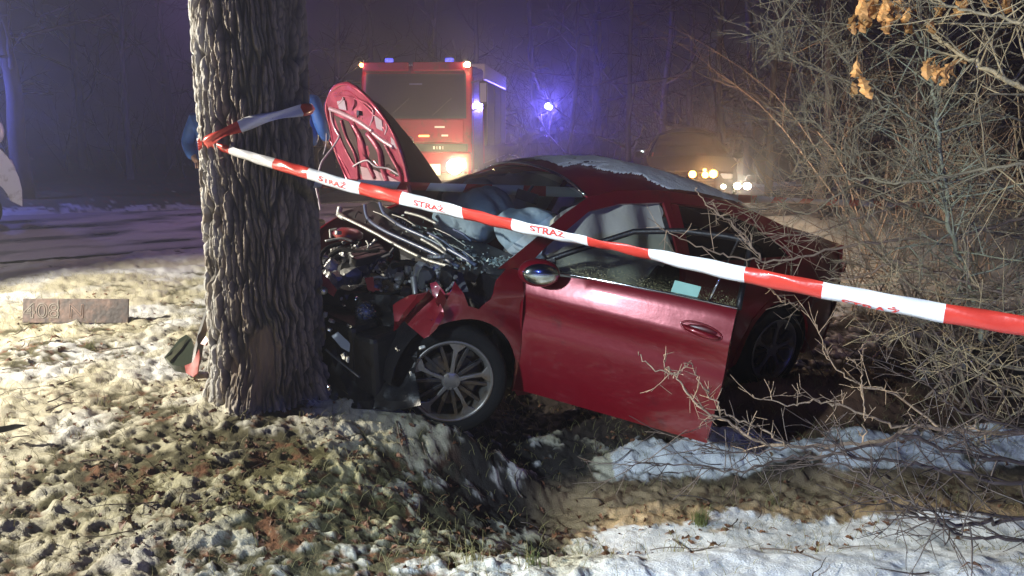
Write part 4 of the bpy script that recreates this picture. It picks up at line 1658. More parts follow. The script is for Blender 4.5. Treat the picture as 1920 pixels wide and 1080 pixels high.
MB().prism([(-1.0, 1.42), (-1.35, 2.1), (-2.1, 2.1), (-2.1, 1.42)], -.035, -.025, 'xz').build('side_window', DARKGLASS, WC)
for xw in (-.62, -3.45):
    for yw in (.12, 1.78):
        wv = MB()
        wv.tube([(xw, yw - .11, .34), (xw, yw + .11, .34)], .34, 28)
        wo = wv.build('wheel', RUBBER, WC, bevel=.03)
        MB().tube([(xw, yw - .12, .34), (xw, yw - .10, .34)], [.17, .20], 20).build('rim', RIMM, wo)
mv = MB()
mv.ball((-.30, -.16, 1.50), (.15, .12, .21), 16, 12)
mv.tube([(-.75, -.02, 1.36), (-.45, -.12, 1.42)], .03, 8)
mv.build('wing_mirror', WHITE, WC, True)
MB().box((-.04, .95, .66), (.05, .9, .14)).build('grille', BLACKP, WC)
for yy in (.22, 1.68):
    MB().box((-.10, yy, .98), (.10, .26, .20), (0, -.25, 0)).build('headlight', mat('headlight glass', (.7, .72, .75), .08, .2, coat=1), WC, bevel=.03)
lbv = MB().box((-1.75, .95, 2.47), (.30, 1.5, .08)).build('light_bar', BLACKP, WC, bevel=.02)
for yy in (.35, 1.55):
    MB().box((-1.75, yy, 2.55), (.26, .36, .10)).build('beacon', mat('blue beacon lit', (.02, .05, .6), .2, emit=(.10, .2, 1.0), estr=30), WC, bevel=.03)

# dark vehicle beyond the wreck, seen only by its lamps
DC = plain_car('recovery_car', tuple(on_z(1352, 405, 0) + np.array((0.0, 3.2, 0))), math.radians(-98), NAVY,
               'dark vehicle standing behind the red car with amber and white lamps lit')
DCV = DC.location.copy()
AMB = mat('amber lamp lit', (.8, .3, .05), .3, emit=(1.0, .42, .08), estr=14)
WLM = mat('white lamp lit', (.9, .9, .8), .3, emit=(1.0, .86, .62), estr=30)
for i, (px, py, r, m) in enumerate(((1299, 327, .075, AMB), (1323, 328, .065, AMB), (1338, 326, .085, AMB), (1322, 319, .03, AMB), (1357, 350, .045, WLM), (1383, 349, .07, WLM), (1402, 349, .075, WLM))):
    d = 13.6
    p = Vector(tuple(at(px, py, d)))
    b = MB()
    b.tube([p, p + Vector((0, .05, .0))], r * .8, 12)
    o = b.build('work_lamp' if m is WLM else 'amber_lamp', m)
    o.parent = DC
    o.matrix_parent_inverse = DC.matrix_world.inverted() if False else (Matrix.Translation(DC.location) @ DC.rotation_euler.to_matrix().to_4x4()).inverted()
lamp('amber_lamps', 'POINT', at(1325, 322, 11.8), 110, (1.0, .48, .14), .10)
lamp('work_lamps', 'POINT', at(1390, 344, 11.8), 110, (1.0, .85, .62), .10)

# --------------------------------------------------- fire engine
FE = empty('fire_engine', (-1.93, 16.35, .03), (0, 0, math.radians(-5)))
tag(FE, 'red fire engine facing us on the road with one headlight and roof lamps lit', 'fire engine')
FRED = mat('fire engine red', (.36, .015, .045), .25, coat=1.0, dirt=(.12, .05, .04), dscale=2, damt=.3)
FDARK = mat('dark cab trim', (.015, .015, .018), .5)
FLAMP = mat('fire engine headlight lit', (.9, .8, .5), .3, emit=(1.0, .74, .36), estr=160)
HW = 1.13
cabf = MB()
prof = [(0, .45), (-.02, 1.15), (.0, 1.70), (.16, 2.55), (.28, 2.74), (2.0, 2.80), (2.0, .45)]
cabf.prism(prof, -HW, HW, 'yz')
cabf.build('cab', FRED, FE, bevel=.07, seg=3)
w = MB()
w.add([(-1.0, -.03, 1.74), (1.0, -.03, 1.74), (.98, .125, 2.54), (-.98, .125, 2.54)], [(0, 1, 2, 3)])
wo = w.build('windscreen', glass_mat('fire engine glass', (.60, .60, .75), .03, .04), FE)
ins = MB()
ins.add([(-1.03, -.02, 1.70), (1.03, -.02, 1.70), (1.01, .14, 2.58), (-1.01, .14, 2.58)], [(0, 1, 2, 3)])
ins.build('windscreen_surround', FDARK, FE)
for s in (-.55, .50):
    MB().box((s, .02, 2.685), (.92 if s < 0 else 1.02, .30, .17), (-.12, 0, 0)).build('sun_visor', FRED, FE, bevel=.02)
for xw in (-.5, .35):
    MB().tube([(xw, -.05, 1.76), (xw + .38, .02, 2.1)], .012, 6).build('wiper', FDARK, FE)
MB().box((.0, -.045, 1.46), (1.96, .05, .46)).build('front_panel', FRED, FE, bevel=.03)
MB().box((0, -.05, 1.13), (2.1, .07, .15)).build('dark_band', FDARK, FE, bevel=.01)
MB().box((0, -.07, .84), (2.26, .16, .42)).build('bumper', FRED, FE, bevel=.04)
MB().box((0, -.02, .55), (2.1, .12, .16)).build('lower_valance', FDARK, FE, bevel=.02)
em = MB()
if True:
    pass
em.tube([(-.10 + .062 * math.cos(k * math.pi / 8), -.085, 1.26 + .085 * math.sin(k * math.pi / 8)) for k in range(17)], .014, 6, cap=False)
em.build('maker_emblem', CHROME, FE, True)
for x, z in ((.50, 1.535), (.60, 1.37)):
    MB().box((x, -.08, z), (.20 if z > 1.5 else .13, .02, .035)).build('handle_plate', mat('white plate', (.85, .85, .85), .3), FE)
MB().box((.18, -.085, 1.36), (.20, .03, .03)).build('amber_marker', mat('dim amber marker', (.8, .35, .05), .3, emit=(1, .45, .1), estr=6), FE)
for k, x in enumerate((.38, .44, .50, .56)):
    MB().box((x, -.09, 1.13), (.012 if k % 2 else .035, .008, .06)).build('band_letter', mat('white plate', (.85, .85, .85), .3), FE)
for s, lit in ((-1, False), (1, True)):
    (MB().tube([(s * .80, -.20, .76), (s * .80, -.12, .76)], .145, 22) if lit else MB().box((s * .80, -.16, .76), (.34, .05, .20))).build('headlight', FLAMP if lit else mat('white lamp glass', (.7, .68, .6), .15, coat=1), FE, bevel=.02)
MB().box((.30, -.16, .70), (.42, .03, .22)).build('number_plate', mat('white plate', (.85, .85, .85), .3), FE)
for s in (-1, 1):
    b = MB()
    b.tube([(s * 1.06, .02, 2.735), (s * 1.06, -.03, 2.74)], .052 if s > 0 else .040, 12)
    b.build('roof_marker_lamp', AMB if s < 0 else mat('roof marker lit', (.8, .5, .2), .3, emit=(1, .66, .30), estr=70), FE)
    MB().tube([(s * .62, .5, 2.80), (s * .62, .5, 2.90)], [.09, .08], 14).build('blue_beacon', mat('fire engine blue beacon', (.03, .05, .6), .15, emit=(.12, .12, 1.0), estr=2.0), FE, True)
    m_ = MB()
    m_.tube([(s * 1.12, .10, 2.40), (s * 1.36, .0, 2.45), (s * 1.38, .0, 1.95), (s * 1.13, .08, 1.85)], .018, 6)
    m_.box((s * 1.37, .01, 2.2), (.16, .07, .44))
    mo_ = m_.build('mirror', FDARK, FE, bevel=.015)
    MB().box((s * 1.37, -.03, 2.2), (.12, .01, .36)).build('mirror_back', mat('pale mirror shell', (.25, .26, .4), .5, .1), mo_)
    sd = MB()
    sd.add([(s * 1.134, .35, 1.72), (s * 1.134, 1.15, 1.72), (s * 1.134, 1.15, 2.45), (s * 1.134, .45, 2.45)], [(0, 1, 2, 3)])
    sd.build('side_window', DARKGLASS, FE)
    MB().prism([(.25, .55), (1.25, .55), (1.25, 2.52), (.38, 2.52), (.25, 1.7)], s * 1.131, s * 1.138, 'yz').build('door', FRED, FE)
for y0 in (.95, 4.9):
    for s in (-1, 1):
        w = MB()
        w.tube([(s * .80, y0, .48), (s * 1.12, y0, .48)], .48, 28)
        wo = w.build('wheel', RUBBER, FE, bevel=.04)
        MB().tube([(s * 1.10, y0, .48), (s * 1.14, y0, .48)], [.27, .22], 20).build('rim', FDARK, wo)
bx = MB()
bx.box((0, 4.6, 1.68), (2.24, 5.0, 1.95))
bx.build('equipment_body', FRED, FE, bevel=.04)
MB().box((0, 4.6, 2.73), (2.30, 5.0, .36)).build('white_roof_box', mat('cream roof box', (.82, .78, .72), .4), FE, bevel=.03)
for k in range(3):
    MB().box((1.18, 2.9 + 1.5 * k, 1.8), (.02, 1.3, 1.4)).build('roller_shutter', mat('shutter metal', (.03, .018, .02), .95, spec=.1), FE)
MB().box((.0, 1.2, 2.0), (1.9, .1, 1.1)).build('cab_back', mat('grey blue cab lining', (.12, .12, .2), .7), FE)
for xs in (-.55, .55):
    MB().box((xs, .85, 1.95), (.5, .16, .75), (-.1, 0, 0)).build('cab_seat', FDARK, FE, bevel=.05)
MB().box((.0, .12, 2.36), (.26, .04, .06)).build('cab_mirror', mat('pale mirror shell', (.4, .42, .6)), FE)
vs = MB()
vs.prism([(.44, 2.36), (.56, 2.30), (.66, 2.38), (.84, 2.38), (.86, 2.10), (.78, 1.86), (.62, 1.80), (.52, 1.96), (.42, 2.16)], .36, .44, 'xz')
vs.build('hanging_vest', mat('pale lilac cloth', (.55, .5, .75), .8, var=.3, vscale=8, bump=.5), FE, bevel=.02)
MB().box((.0, .3, 1.60), (1.9, .3, .2)).build('cab_dashboard', FDARK, FE)
mfe = Matrix.Translation(FE.location) @ FE.rotation_euler.to_matrix().to_4x4()
lamp('fire_engine_headlight', 'SPOT', mfe @ Vector((.80, -.25, .76)), 260, (1.0, .72, .38), .09, (0.2, 0, 1.4), 100, 1.0)
lamp('fire_engine_headlight_glow', 'POINT', mfe @ Vector((.80, -.95, .77)), 75, (1.0, .74, .38), .12)
lamp('roof_marker_glow', 'POINT', mfe @ Vector((1.06, -.15, 2.74)), 9, (1.0, .66, .32), .05)
lamp('roof_marker_glow', 'POINT', mfe @ Vector((-1.06, -.15, 2.74)), 5, (1.0, .6, .32), .05)

# far blue beacon on a patrol car roof
PB = plain_car('patrol_car', (on_z(1028, 330, 0)[0] * 1.05, 27.5, .03), math.radians(190), NAVY, 'distant patrol car on the road with a bright blue beacon')
bb = at(1029, 199, 26.0)
pole = MB()
pole.tube([(bb[0], bb[1] + .02, 1.45), (bb[0], bb[1] + .02, bb[2] - .08)], .02, 8)
o = pole.build('beacon_pole', BLACKP)
o.parent = PB
MI = (Matrix.Translation(PB.location) @ PB.rotation_euler.to_matrix().to_4x4()).inverted()
o.matrix_parent_inverse = MI
PB.location.x = bb[0]
PB.location.y = bb[1] + .1
MI = (Matrix.Translation(PB.location) @ PB.rotation_euler.to_matrix().to_4x4()).inverted()
o.matrix_parent_inverse = MI
b = MB()
b.ball(tuple(bb), (.13, .10, .10), 14, 9)
o = b.build('beacon', mat('far blue beacon lit', (.05, .08, .8), .2, emit=(.16, .22, 1.0), estr=120), None, True)
o.parent = PB
o.matrix_parent_inverse = MI
lamp('far_beacon_light', 'POINT', at(1029, 199, 25.4), 950, (.16, .12, 1.0), .10)
# tiny far lights
vl = empty('village_lights', tuple(on_z(1222, 320, 0) * 1.0))
vl.location = tuple(at(1222, 290, 30))
tag(vl, 'row of tiny white and green lights seen far off above the car roof', 'lights')
for px, py, r, m in ((1204, 285, .05, 'w'), (1211, 287, .035, 'w'), (1216, 286, .03, 'w'), (1225, 286, .02, 'g'), (1236, 286, .03, 'g'), (1248, 285, .03, 'w'), (1259, 270, .025, 'w')):
    p = Vector(tuple(at(px, py, 30))) - vl.location
    MB().tube([p, p + Vector((0, .05, 0))], r, 8).build('lamp', mat('far white lamp', (.8, .8, .8), .3, emit=(.8, 1, .9), estr=9) if m == 'w' else
                                                     mat('far green lamp', (.4, .8, .2), .3, emit=(.6, 1, .3), estr=4), vl)

# --------------------------------------------------- people behind the trunk
JACK = mat('blue work jacket', (.05, .17, .62), .55, var=.25, vscale=12, bump=.6, bscale=10)
TROU = mat('dark trousers', (.015, .018, .035), .8, bump=.4, bscale=14)
SKIN = mat('skin', (.45, .27, .20), .5)


def skin_mesh(name, verts, edges, radii, m, parent, root=0, sub=2):
    me = bpy.data.meshes.new(name)
    me.from_pydata(verts, edges, [])
    o = bpy.data.objects.new(name, me)
    C.objects.link(o)
    o.parent = parent
    sk = o.modifiers.new('skin', 'SKIN')
    sk.use_smooth_shade = True
    for i, r in enumerate(radii):
        rr = r if hasattr(r, '__len__') else (r, r)
        me.skin_vertices[0].data[i].radius = rr
        me.skin_vertices[0].data[i].use_root = (i == root)
    sb = o.modifiers.new('sub', 'SUBSURF')
    sb.levels = sb.render_levels = sub
    me.materials.append(m)
    return o


def person(loc, yaw, label, arm=1):
    r = empty('person', loc, (0, 0, yaw))
    tag(r, label, 'person', 'people in blue jackets behind the trunk')
    V = [(0, 0, .95), (0, 0, 1.15), (0, .01, 1.35), (0, 0, 1.50), (0, 0, 1.58), (0, -.02, 1.68), (0, -.01, 1.78)]
    Ed = [(0, 1), (1, 2), (2, 3), (3, 4), (4, 5), (5, 6)]
    Rd = [(.15, .12), (.14, .11), (.16, .12), (.07, .07), (.058, .058), (.085, .10), (.07, .085)]
    def add(p, par, rad):
        V.append(p)
        Ed.append((par, len(V) - 1))
        Rd.append(rad)
        return len(V) - 1
    hands = []
    for s in (-1, 1):
        a = add((s * .19, 0, 1.43), 2, .065)
        b = add((s * .27, .03, 1.17), a, .048)
        c = add((s * .22, -.16, 1.00), b, .036)
        hands.append((s, c, add((s * .18, -.23, .96), c, (.040, .022))))
        a = add((s * .10, 0, .86), 0, .085)
        b = add((s * .12, -.01, .48), a, .058)
        c = add((s * .13, .02, .09), b, .042)
        add((s * .14, -.14, .04), c, .038)
    skin_mesh('body', V, Ed, Rd, SKIN, r)
    for s, c, h in hands:
        bx_, by_, bz_ = V[h]
        for k, (dx, L) in enumerate(((-.030, .062), (-.010, .074), (.010, .070), (.029, .055))):
            fv = [(bx_ + dx, by_ + .02, bz_), (bx_ + dx, by_ - .045, bz_ - .01), (bx_ + dx, by_ - .045 - L * .5, bz_ - .028), (bx_ + dx, by_ - .045 - L * .75, bz_ - .055)]
            skin_mesh('finger', fv, [(0, 1), (1, 2), (2, 3)], [.011, .010, .009, .008], SKIN, r, sub=1)
        fv = [(bx_, by_ + .03, bz_), (bx_ - s * .045, by_ - .01, bz_ - .005), (bx_ - s * .055, by_ - .05, bz_ - .02)]
        skin_mesh('thumb', fv, [(0, 1), (1, 2)], [.013, .012, .010], SKIN, r, sub=1)
    jv = [(0, 0, .88), (0, 0, 1.12), (0, .01, 1.36), (0, .01, 1.53), (.20, 0, 1.44), (.295, .03, 1.17), (.24, -.15, 1.01), (-.20, 0, 1.44), (-.295, .03, 1.17), (-.24, -.15, 1.01)]
    je = [(0, 1), (1, 2), (2, 3), (2, 4), (4, 5), (5, 6), (2, 7), (7, 8), (8, 9)]
    skin_mesh('jacket', jv, je, [(.24, .18), (.22, .17), (.23, .165), (.085, .085), .095, .078, .058, .095, .078, .058], JACK, r)
    tv = [(0, 0, .96), (.105, 0, .84), (.125, -.01, .48), (.13, .02, .12), (-.105, 0, .84), (-.125, -.01, .48), (-.13, .02, .12)]
    skin_mesh('trousers', tv, [(0, 1), (1, 2), (2, 3), (0, 4), (4, 5), (5, 6)], [(.16, .13), .105, .08, .07, .105, .08, .07], TROU, r)
    for s in (-1, 1):
        skin_mesh('boot', [(s * .13, .05, .07), (s * .135, -.06, .05), (s * .14, -.17, .04)], [(0, 1), (1, 2)], [.06, .055, .045], BLACKP, r, sub=1)
    hm = MB()
    hm.ball((0, .0, 1.765), (.098, .118, .095), 18, 12)
    hm.build('hood', mat('dark navy hood', (.02, .03, .08), .8, bump=.4, bscale=20), r, True)
    fc = MB()
    fc.ball((0, -.125, 1.70), (.016, .026, .024), 8, 6)
    for s in (-1, 1): fc.ball((s * .034, -.105, 1.73), (.013, .010, .009), 8, 6)
    fc.box((0, -.110, 1.650), (.05, .012, .012))
    fc.build('face_features', mat('lip and nose skin', (.40, .20, .16), .5), r, True)
    return r


px_ = at(567, 300, 9.3)
person((px_[0], px_[1], .42), math.radians(160), 'person in a bright blue jacket standing just right of the trunk')
px_ = at(404, 300, 9.3)
person((px_[0] + .0, px_[1], .22), math.radians(20), 'person in a blue jacket mostly hidden behind the left edge of the trunk')

# --------------------------------------------------- barrier tape
TR = mat('tape red', (.62, .05, .035), .30, bump=.05, bscale=60, coat=.3)
TW = mat('tape white', (.82, .83, .85), .30, bump=.05, bscale=60, coat=.3)
TT = mat('tape red print', (.60, .05, .04), .4)


def ribbon(name, fn, s0, s1, n, width, m, parent, mi_fn, rows=4):
    V, Fc, mi = [], [], []
    # break the strips exactly at colour changes
    ss = list(np.linspace(s0, s1, n))
    k = math.floor(s0) - 1
    while k < s1 + 1:
        for q in (k, k + .58):
            if s0 < q < s1: ss.append(q)
        k += 1
    ss = sorted(set(ss))
    for s in ss:
        for w in np.linspace(-.5, .5, rows + 1):
            V.append(fn(s, w))
    for i in range(len(ss) - 1):
        for j in range(rows):
            a = i * (rows + 1) + j
            Fc.append((a, a + rows + 1, a + rows + 2, a + 1))
            mi.append(mi_fn((ss[i] + ss[i + 1]) / 2))
    o = mesh_obj(name, V, Fc, m, parent, True, mi)
    t = o.modifiers.new('thickness', 'SOLIDIFY')
    t.thickness = .0006
    t.offset = 0
    return o


TP = empty('barrier_tape', tuple(at(382, 268, 4.25)))
tag(TP, 'near red and white striped tape stretched from the trunk across the picture', 'barrier tape', 'barrier tapes')
T0 = TP.location.copy()
YS = np.array([(382, 267), (480, 297), (578, 325), (640, 345), (752, 371), (870, 400), (968, 424), (1105, 453), (1220, 477), (1395, 515), (1543, 544), (1762, 586), (1920, 611), (2100, 640), (2400, 680)], float)


def tape_c(s):
    x = (578 + 110 * s) / (1 - .085 * s)
    d = 3.78 * (1 - .085 * s) - .07 * min(1, max(0, -.5 - s))
    y = np.interp(x, YS[:, 0], YS[:, 1])
    return x, y, d


def tape_fn(s, w):
    x, y, d = tape_c(s)
    c = Vector(tuple(at(x, y, d)))
    wd = np.interp(s, [-1.5, -.5, .5, 2.0, 3.0, 4, 7], [.044, .053, .056, .058, .057, .057, .058])
    roll = np.interp(s, [-1.5, -1, 0, 1, 2, 2.6, 3.3, 4, 7], [.5, .2, -.25, -.1, .5, .8, .35, .1, .15]) + .12 * math.sin(s * 5)
    x2, y2, d2 = tape_c(s + .05)
    t = (Vector(tuple(at(x2, y2, d2))) - c).normalized()
    up = Vector((0, 0, 1))
    nrm = t.cross(up).normalized()
    up = nrm.cross(t).normalized()
    a = up * math.cos(roll) + nrm * math.sin(roll)
    b = t.cross(a).normalized()
    curl = .010 * math.cos(w * math.pi) + .003 * math.sin(s * 23 + w * 5)
    return (c + a * (w * wd) + b * curl) - T0


ribbon('tape_strip', tape_fn, -1.45, 6.6, 220, .07, [TR, TW], TP, lambda s: 1 if (s % 1) < .58 else 0, 5)


def tape_text(k, s_c, woff, L=.30, H=.56, lo=-.5, hi=.5, flip=False):
    cu = bpy.data.curves.new('t', 'FONT')
    cu.body = 'STRA\u017b'
    cu.align_x = 'CENTER'
    cu.align_y = 'CENTER'
    cu.offset = .028
    o = bpy.data.objects.new('t', cu)
    C.objects.link(o)
    dg = bpy.context.evaluated_depsgraph_get()
    me = bpy.data.meshes.new_from_object(o.evaluated_get(dg))
    bpy.data.objects.remove(o)
    bm = bmesh.new()
    bm.from_mesh(me)
    xs = [v.co.x for v in bm.verts]
    ys = [v.co.y for v in bm.verts]
    X0, X1, Y0, Y1 = min(xs), max(xs), min(ys), max(ys)
    for v in bm.verts:
        v.co = Vector(((v.co.x - X0) / (X1 - X0), (v.co.y - Y0) / (Y1 - Y0) * H - H / 2 + woff, 0))
    for wv, nn in ((lo, (0, -1, 0)), (hi, (0, 1, 0))):
        bmesh.ops.bisect_plane(bm, geom=bm.verts[:] + bm.edges[:] + bm.faces[:], plane_co=(0, wv, 0), plane_no=nn, clear_outer=True)
    for q in np.linspace(.06, .94, 15):
        bmesh.ops.bisect_plane(bm, geom=bm.verts[:] + bm.edges[:] + bm.faces[:], plane_co=(q, 0, 0), plane_no=(1, 0, 0))
    for v in bm.verts:
        s = s_c + (v.co.x - .5) * L * (1)
        w = v.co.y
        p = tape_fn(s, w)
        tocam = (cam.location - (p + T0)).normalized()
        v.co = p + tocam * .0025
    me2 = bpy.data.meshes.new('lettering')
    bm.to_mesh(me2)
    bm.free()
    me2.materials.append(TT)
    o = bpy.data.objects.new('lettering', me2)
    C.objects.link(o)
    o.parent = TP


tape_text(0, .29, -.02, L=.30)
tape_text(1, 1.28, .0, L=.28)
tape_text(2, 2.28, .28, L=.26, hi=.47)
tape_text(4, 4.24, -.42, L=.28, lo=-.48)


def trunk_hit(px, py, extra=.0):
    o_ = np.array((0, 0, CAMH))
    dr = at(px, py, 1.0) - o_
    cx, cy, r = -1.40, 4.42, .300 + extra
    a = dr[0] ** 2 + dr[1] ** 2
    b_ = -2 * (dr[0] * cx + dr[1] * cy)
    c_ = cx * cx + cy * cy - r * r
    D = b_ * b_ - 4 * a * c_
    t = (-b_ - math.sqrt(max(D, 0))) / (2 * a)
    return Vector(tuple(o_ + dr * t))


WR = smooth_path([(588, 204), (560, 208), (520, 216), (480, 226), (440, 241), (410, 254), (384, 268)], 40)


def wrap_fn(s, w):
    q = np.clip(s, 0, 1) * 39
    i = min(int(q), 38)
    p2 = WR[i] + (WR[i + 1] - WR[i]) * (q - i)
    c = trunk_hit(p2[0], p2[1], .018 + .008 * math.sin(s * 9))
    i2 = min(i + 1, 39)
    t = trunk_hit(*WR[min(i + 1, 39)], .02) - trunk_hit(*WR[max(i, 0)], .02)
    t.normalize()
    n_ = (c - Vector((-1.40, 4.42, c.z))).normalized()
    a = n_.cross(t).normalized()
    if a.z < 0: a = -a
    return c + a * w * (.052 + .012 * math.sin(s * 14)) + n_ * (.008 * math.cos(w * 6 + s * 12)) - T0


ribbon('tape_wrap', wrap_fn, 0, 1, 60, .05, [TR, TW], TP, lambda s: 0 if s < .13 or s > .62 else 1, 4)
# bunched knot at the trunk's edge
kn = MB()
c = at(386, 268, 4.17) - np.array(T0)
for k in range(4):
    kn.tube([c + np.array((-.02, .05, .03 - .02 * k)), c + np.array((-.03, -.01, .01 - .014 * k)), c + np.array((.04, -.03, .012 * k - .012)), c + np.array((.10, -.04, -.02 + .008 * k))],
            [.006, .011, .010, .004], 5)
kn.build('tape_knot', TR, TP)

FT = empty('barrier_tape', tuple(at(585, 343, 4.75)))
tag(FT, 'far thin striped tape running behind the red car to the bushes', 'barrier tape', 'barrier tapes')
FA, FB = Vector(tuple(at(560, 341, 4.62))), Vector(tuple(at(1900, 392, 12.5)))


def far_fn(s, w):
    q = s / 22
    c = FA.lerp(FB, q)
    roll = 1.0 * math.sin(s * .7 + .6)
    t = (FB - FA).normalized()
    n_ = t.cross(Vector((0, 0, 1))).normalized()
    a = Vector((0, 0, 1)) * math.cos(roll * .8) + n_ * math.sin(roll * .8)
    return c + a * w * .075 - FT.location


ribbon('tape_strip', far_fn, 0, 22, 160, .07, [TR, TW], FT, lambda s: 1 if ((s + .35) % 1) < .58 else 0, 2)

# --------------------------------------------------- board and wreck pieces in the snow
bp = on_z(142, 600, .03)
BD = empty('fallen_board', tuple(bp), (math.radians(-14), math.radians(.5), math.radians(1.5)))
tag(BD, 'brown metal plate with raised characters lying upright in the snow left of the trunk', 'plate')
BW = 195 / F * (bp[1] * math.cos(PITCH) + (CAMH) * math.sin(PITCH))
MB().box((0, 0, .075), (BW, .018, .20)).build('board', mat('weathered brown plate', (.19, .125, .105), .6, .1, dirt=(.07, .06, .06), dscale=5, damt=.7, bump=.3, bscale=30), BD, bevel=.004)


def outline_text(body, x, z, h, m, parent, yoff=-.0105, squash=1):
    cu = bpy.data.curves.new('c', 'FONT')
    cu.body = body
    cu.size = h
    cu.fill_mode = 'NONE'
    cu.bevel_depth = .0028
    cu.bevel_resolution = 1
    o = bpy.data.objects.new('t', cu)
    C.objects.link(o)
    dg = bpy.context.evaluated_depsgraph_get()
    me = bpy.data.meshes.new_from_object(o.evaluated_get(dg))
    bpy.data.objects.remove(o)
    for v in me.vertices:
        v.co = Vector((v.co.x * squash + x, yoff - v.co.z, v.co.y + z))
    me.materials.clear()
    me.materials.append(m)
    o2 = bpy.data.objects.new('raised_character', me)
    C.objects.link(o2)
    o2.parent = parent


edge = mat('worn bright relief', (.27, .25, .22), .5, .2)
for ch, x in (('4', -.47), ('0', -.365), ('8', -.265)):
    outline_text(ch, x * BW / .9 + .03, .018, .17, edge, BD, squash=1.15)
outline_text('N', -.06, .018, .16, mat('faint relief', (.25, .17, .14), .6), BD, squash=1.1)
for x in (-.02 - .12, ):
    MB().box((x, -.008, .09), (.006, .012, .15)).build('raised_seam', edge, BD)

PG = mat('dark green plastic', (.035, .045, .030), .35, coat=.3)


def debris(name, pts, dfun, m, label, cat, thick=.01, wob=.01, group='broken car pieces at the foot of the trunk'):
    poly = [(p[0] / 300.0, p[1] / 300.0) for p in pts]

    def f(P):
        w = (fbm(P[:, 0] * 14, P[:, 1] * 14, 3, 3) - .5) * 2 * wob
        return np.array([tuple(at(p[0] * 300, p[1] * 300, dfun(p[0] * 300, p[1] * 300) + ww)) for p, ww in zip(P, w)])
    o = panel(name, poly, f, m, None, res=.03, thick=thick, offset=0)
    tag(o, label, cat, group)
    return o


debris('trim_piece', [(311, 676), (340, 640), (352, 633), (362, 640), (366, 655), (360, 690), (345, 694), (325, 690)], plane_d((311, 676, 5.15), (352, 633, 5.35), (345, 694, 5.0)), PG,
       'dark green black plastic trim piece lying left of the trunk', 'debris', .05)
debris('trim_edge', [(311, 672), (338, 643), (352, 634), (340, 655), (318, 679)], plane_d((311, 672, 5.07), (352, 633, 5.27), (318, 679, 5.05)), mat('green grey plastic edge', (.14, .15, .10), .4),
       'pale green edge strip on the dark plastic piece left of the trunk', 'debris', .012)
debris('trim_strip', [(388, 578), (394, 580), (388, 610), (380, 645), (374, 683), (361, 684), (366, 655), (374, 622)], plane_d((390, 578, 5.3), (394, 590, 5.3), (366, 684, 5.0)), mat('grey strip', (.20, .20, .20), .4),
       'long grey strip leaning against the left foot of the trunk', 'debris', .02)
debris('red_shard', [(347, 686), (362, 680), (374, 655), (375, 672), (371, 700), (363, 707), (350, 700)], plane_d((347, 686, 4.98), (374, 655, 5.0), (363, 707, 4.93)), mat('bright red scrap', (.42, .07, .06), .35),
       'red plastic shard in the snow below the grey strip', 'debris', .012)
debris('red_shard', [(377, 645), (387, 631), (393, 637), (386, 648)], plane_d((377, 645, 5.02), (387, 631, 5.02), (386, 648, 5.0)), mat('bright red scrap', (.42, .07, .06), .35),
       'small red shard tucked against the left edge of the trunk', 'debris', .012)
debris('dark_shard', [(0, 800), (30, 795), (52, 797), (25, 806), (0, 812)], lambda x, y: 4.0, BLACKP, 'black flat shard on the snow at the left edge', 'debris', .02, group='broken pieces in the snow')


# --------------------------------------------------- shrubs on the right
BR = mat('bare twig bark', (.38, .27, .185), .6, var=.35, vscale=7, bump=.4, bscale=60)
BRG = mat('mossy twig bark', (.33, .265, .165), .65, var=.4, vscale=9, bump=.4, bscale=60)
BRD = mat('dark wet twig bark', (.085, .060, .050), .45, var=.3, vscale=8)
LEAF = mat('dry oak leaf', (.66, .33, .11), .6, var=.35, vscale=30)
LEAFB = mat('brown fallen leaf', (.15, .065, .03), .6, var=.4, vscale=30)


def limb(t, pts, r0, r1, R_, level, dens, L, up=.1, n=None, spread=.9):
    """a guide limb given as (px, py, depth) with side shoots growing from it"""
    P = smooth_path([at(*p) for p in pts], n or len(pts) * 6)
    P = P + np.array([[R_.gauss(0, .006) for _ in range(3)] for _ in P])
    t.line(P, r0, r1, 7)
    m = int(dens * len(P))
    for q in range(m):
        f = R_.uniform(.08, 1)
        i = min(len(P) - 2, int(f * (len(P) - 1)))
        d = vnorm(P[i + 1] - P[i])
        rd = vnorm(np.array([R_.gauss(0, 1), R_.gauss(0, .8), R_.gauss(.25, .9)]))
        r = (r0 + (r1 - r0) * f) * .55
        t.grow(P[i], d * .55 + rd * spread, L * R_.uniform(.5, 1.2), max(.0022, r), level, R_, up, .75, .62, 4, .13, ratio=.55)
    return P


def shrub(name, base_pts, mt, label, seed, stems, L, r, level=3, up=.35, dens=.8, group='bare shrubs beside the wreck'):
    R_ = random.Random(seed)
    x, y = base_pts
    z = gz(x, y)
    root = empty(name, (x, y, z))
    tag(root, label, 'shrub', group)
    t = Twigs()
    for k in range(max(4, int(stems * .72))):
        an = R_.uniform(0, 6.28)
        t.grow((R_.gauss(0, .12), R_.gauss(0, .12), -.03), (math.cos(an) * .55, math.sin(an) * .55, R_.uniform(.6, 1.3)), L * R_.uniform(.7, 1.15), r * R_.uniform(.7, 1.2), level, R_, up, .8, dens, 5, .2)
    t.build('branches', mt, root)
    return root


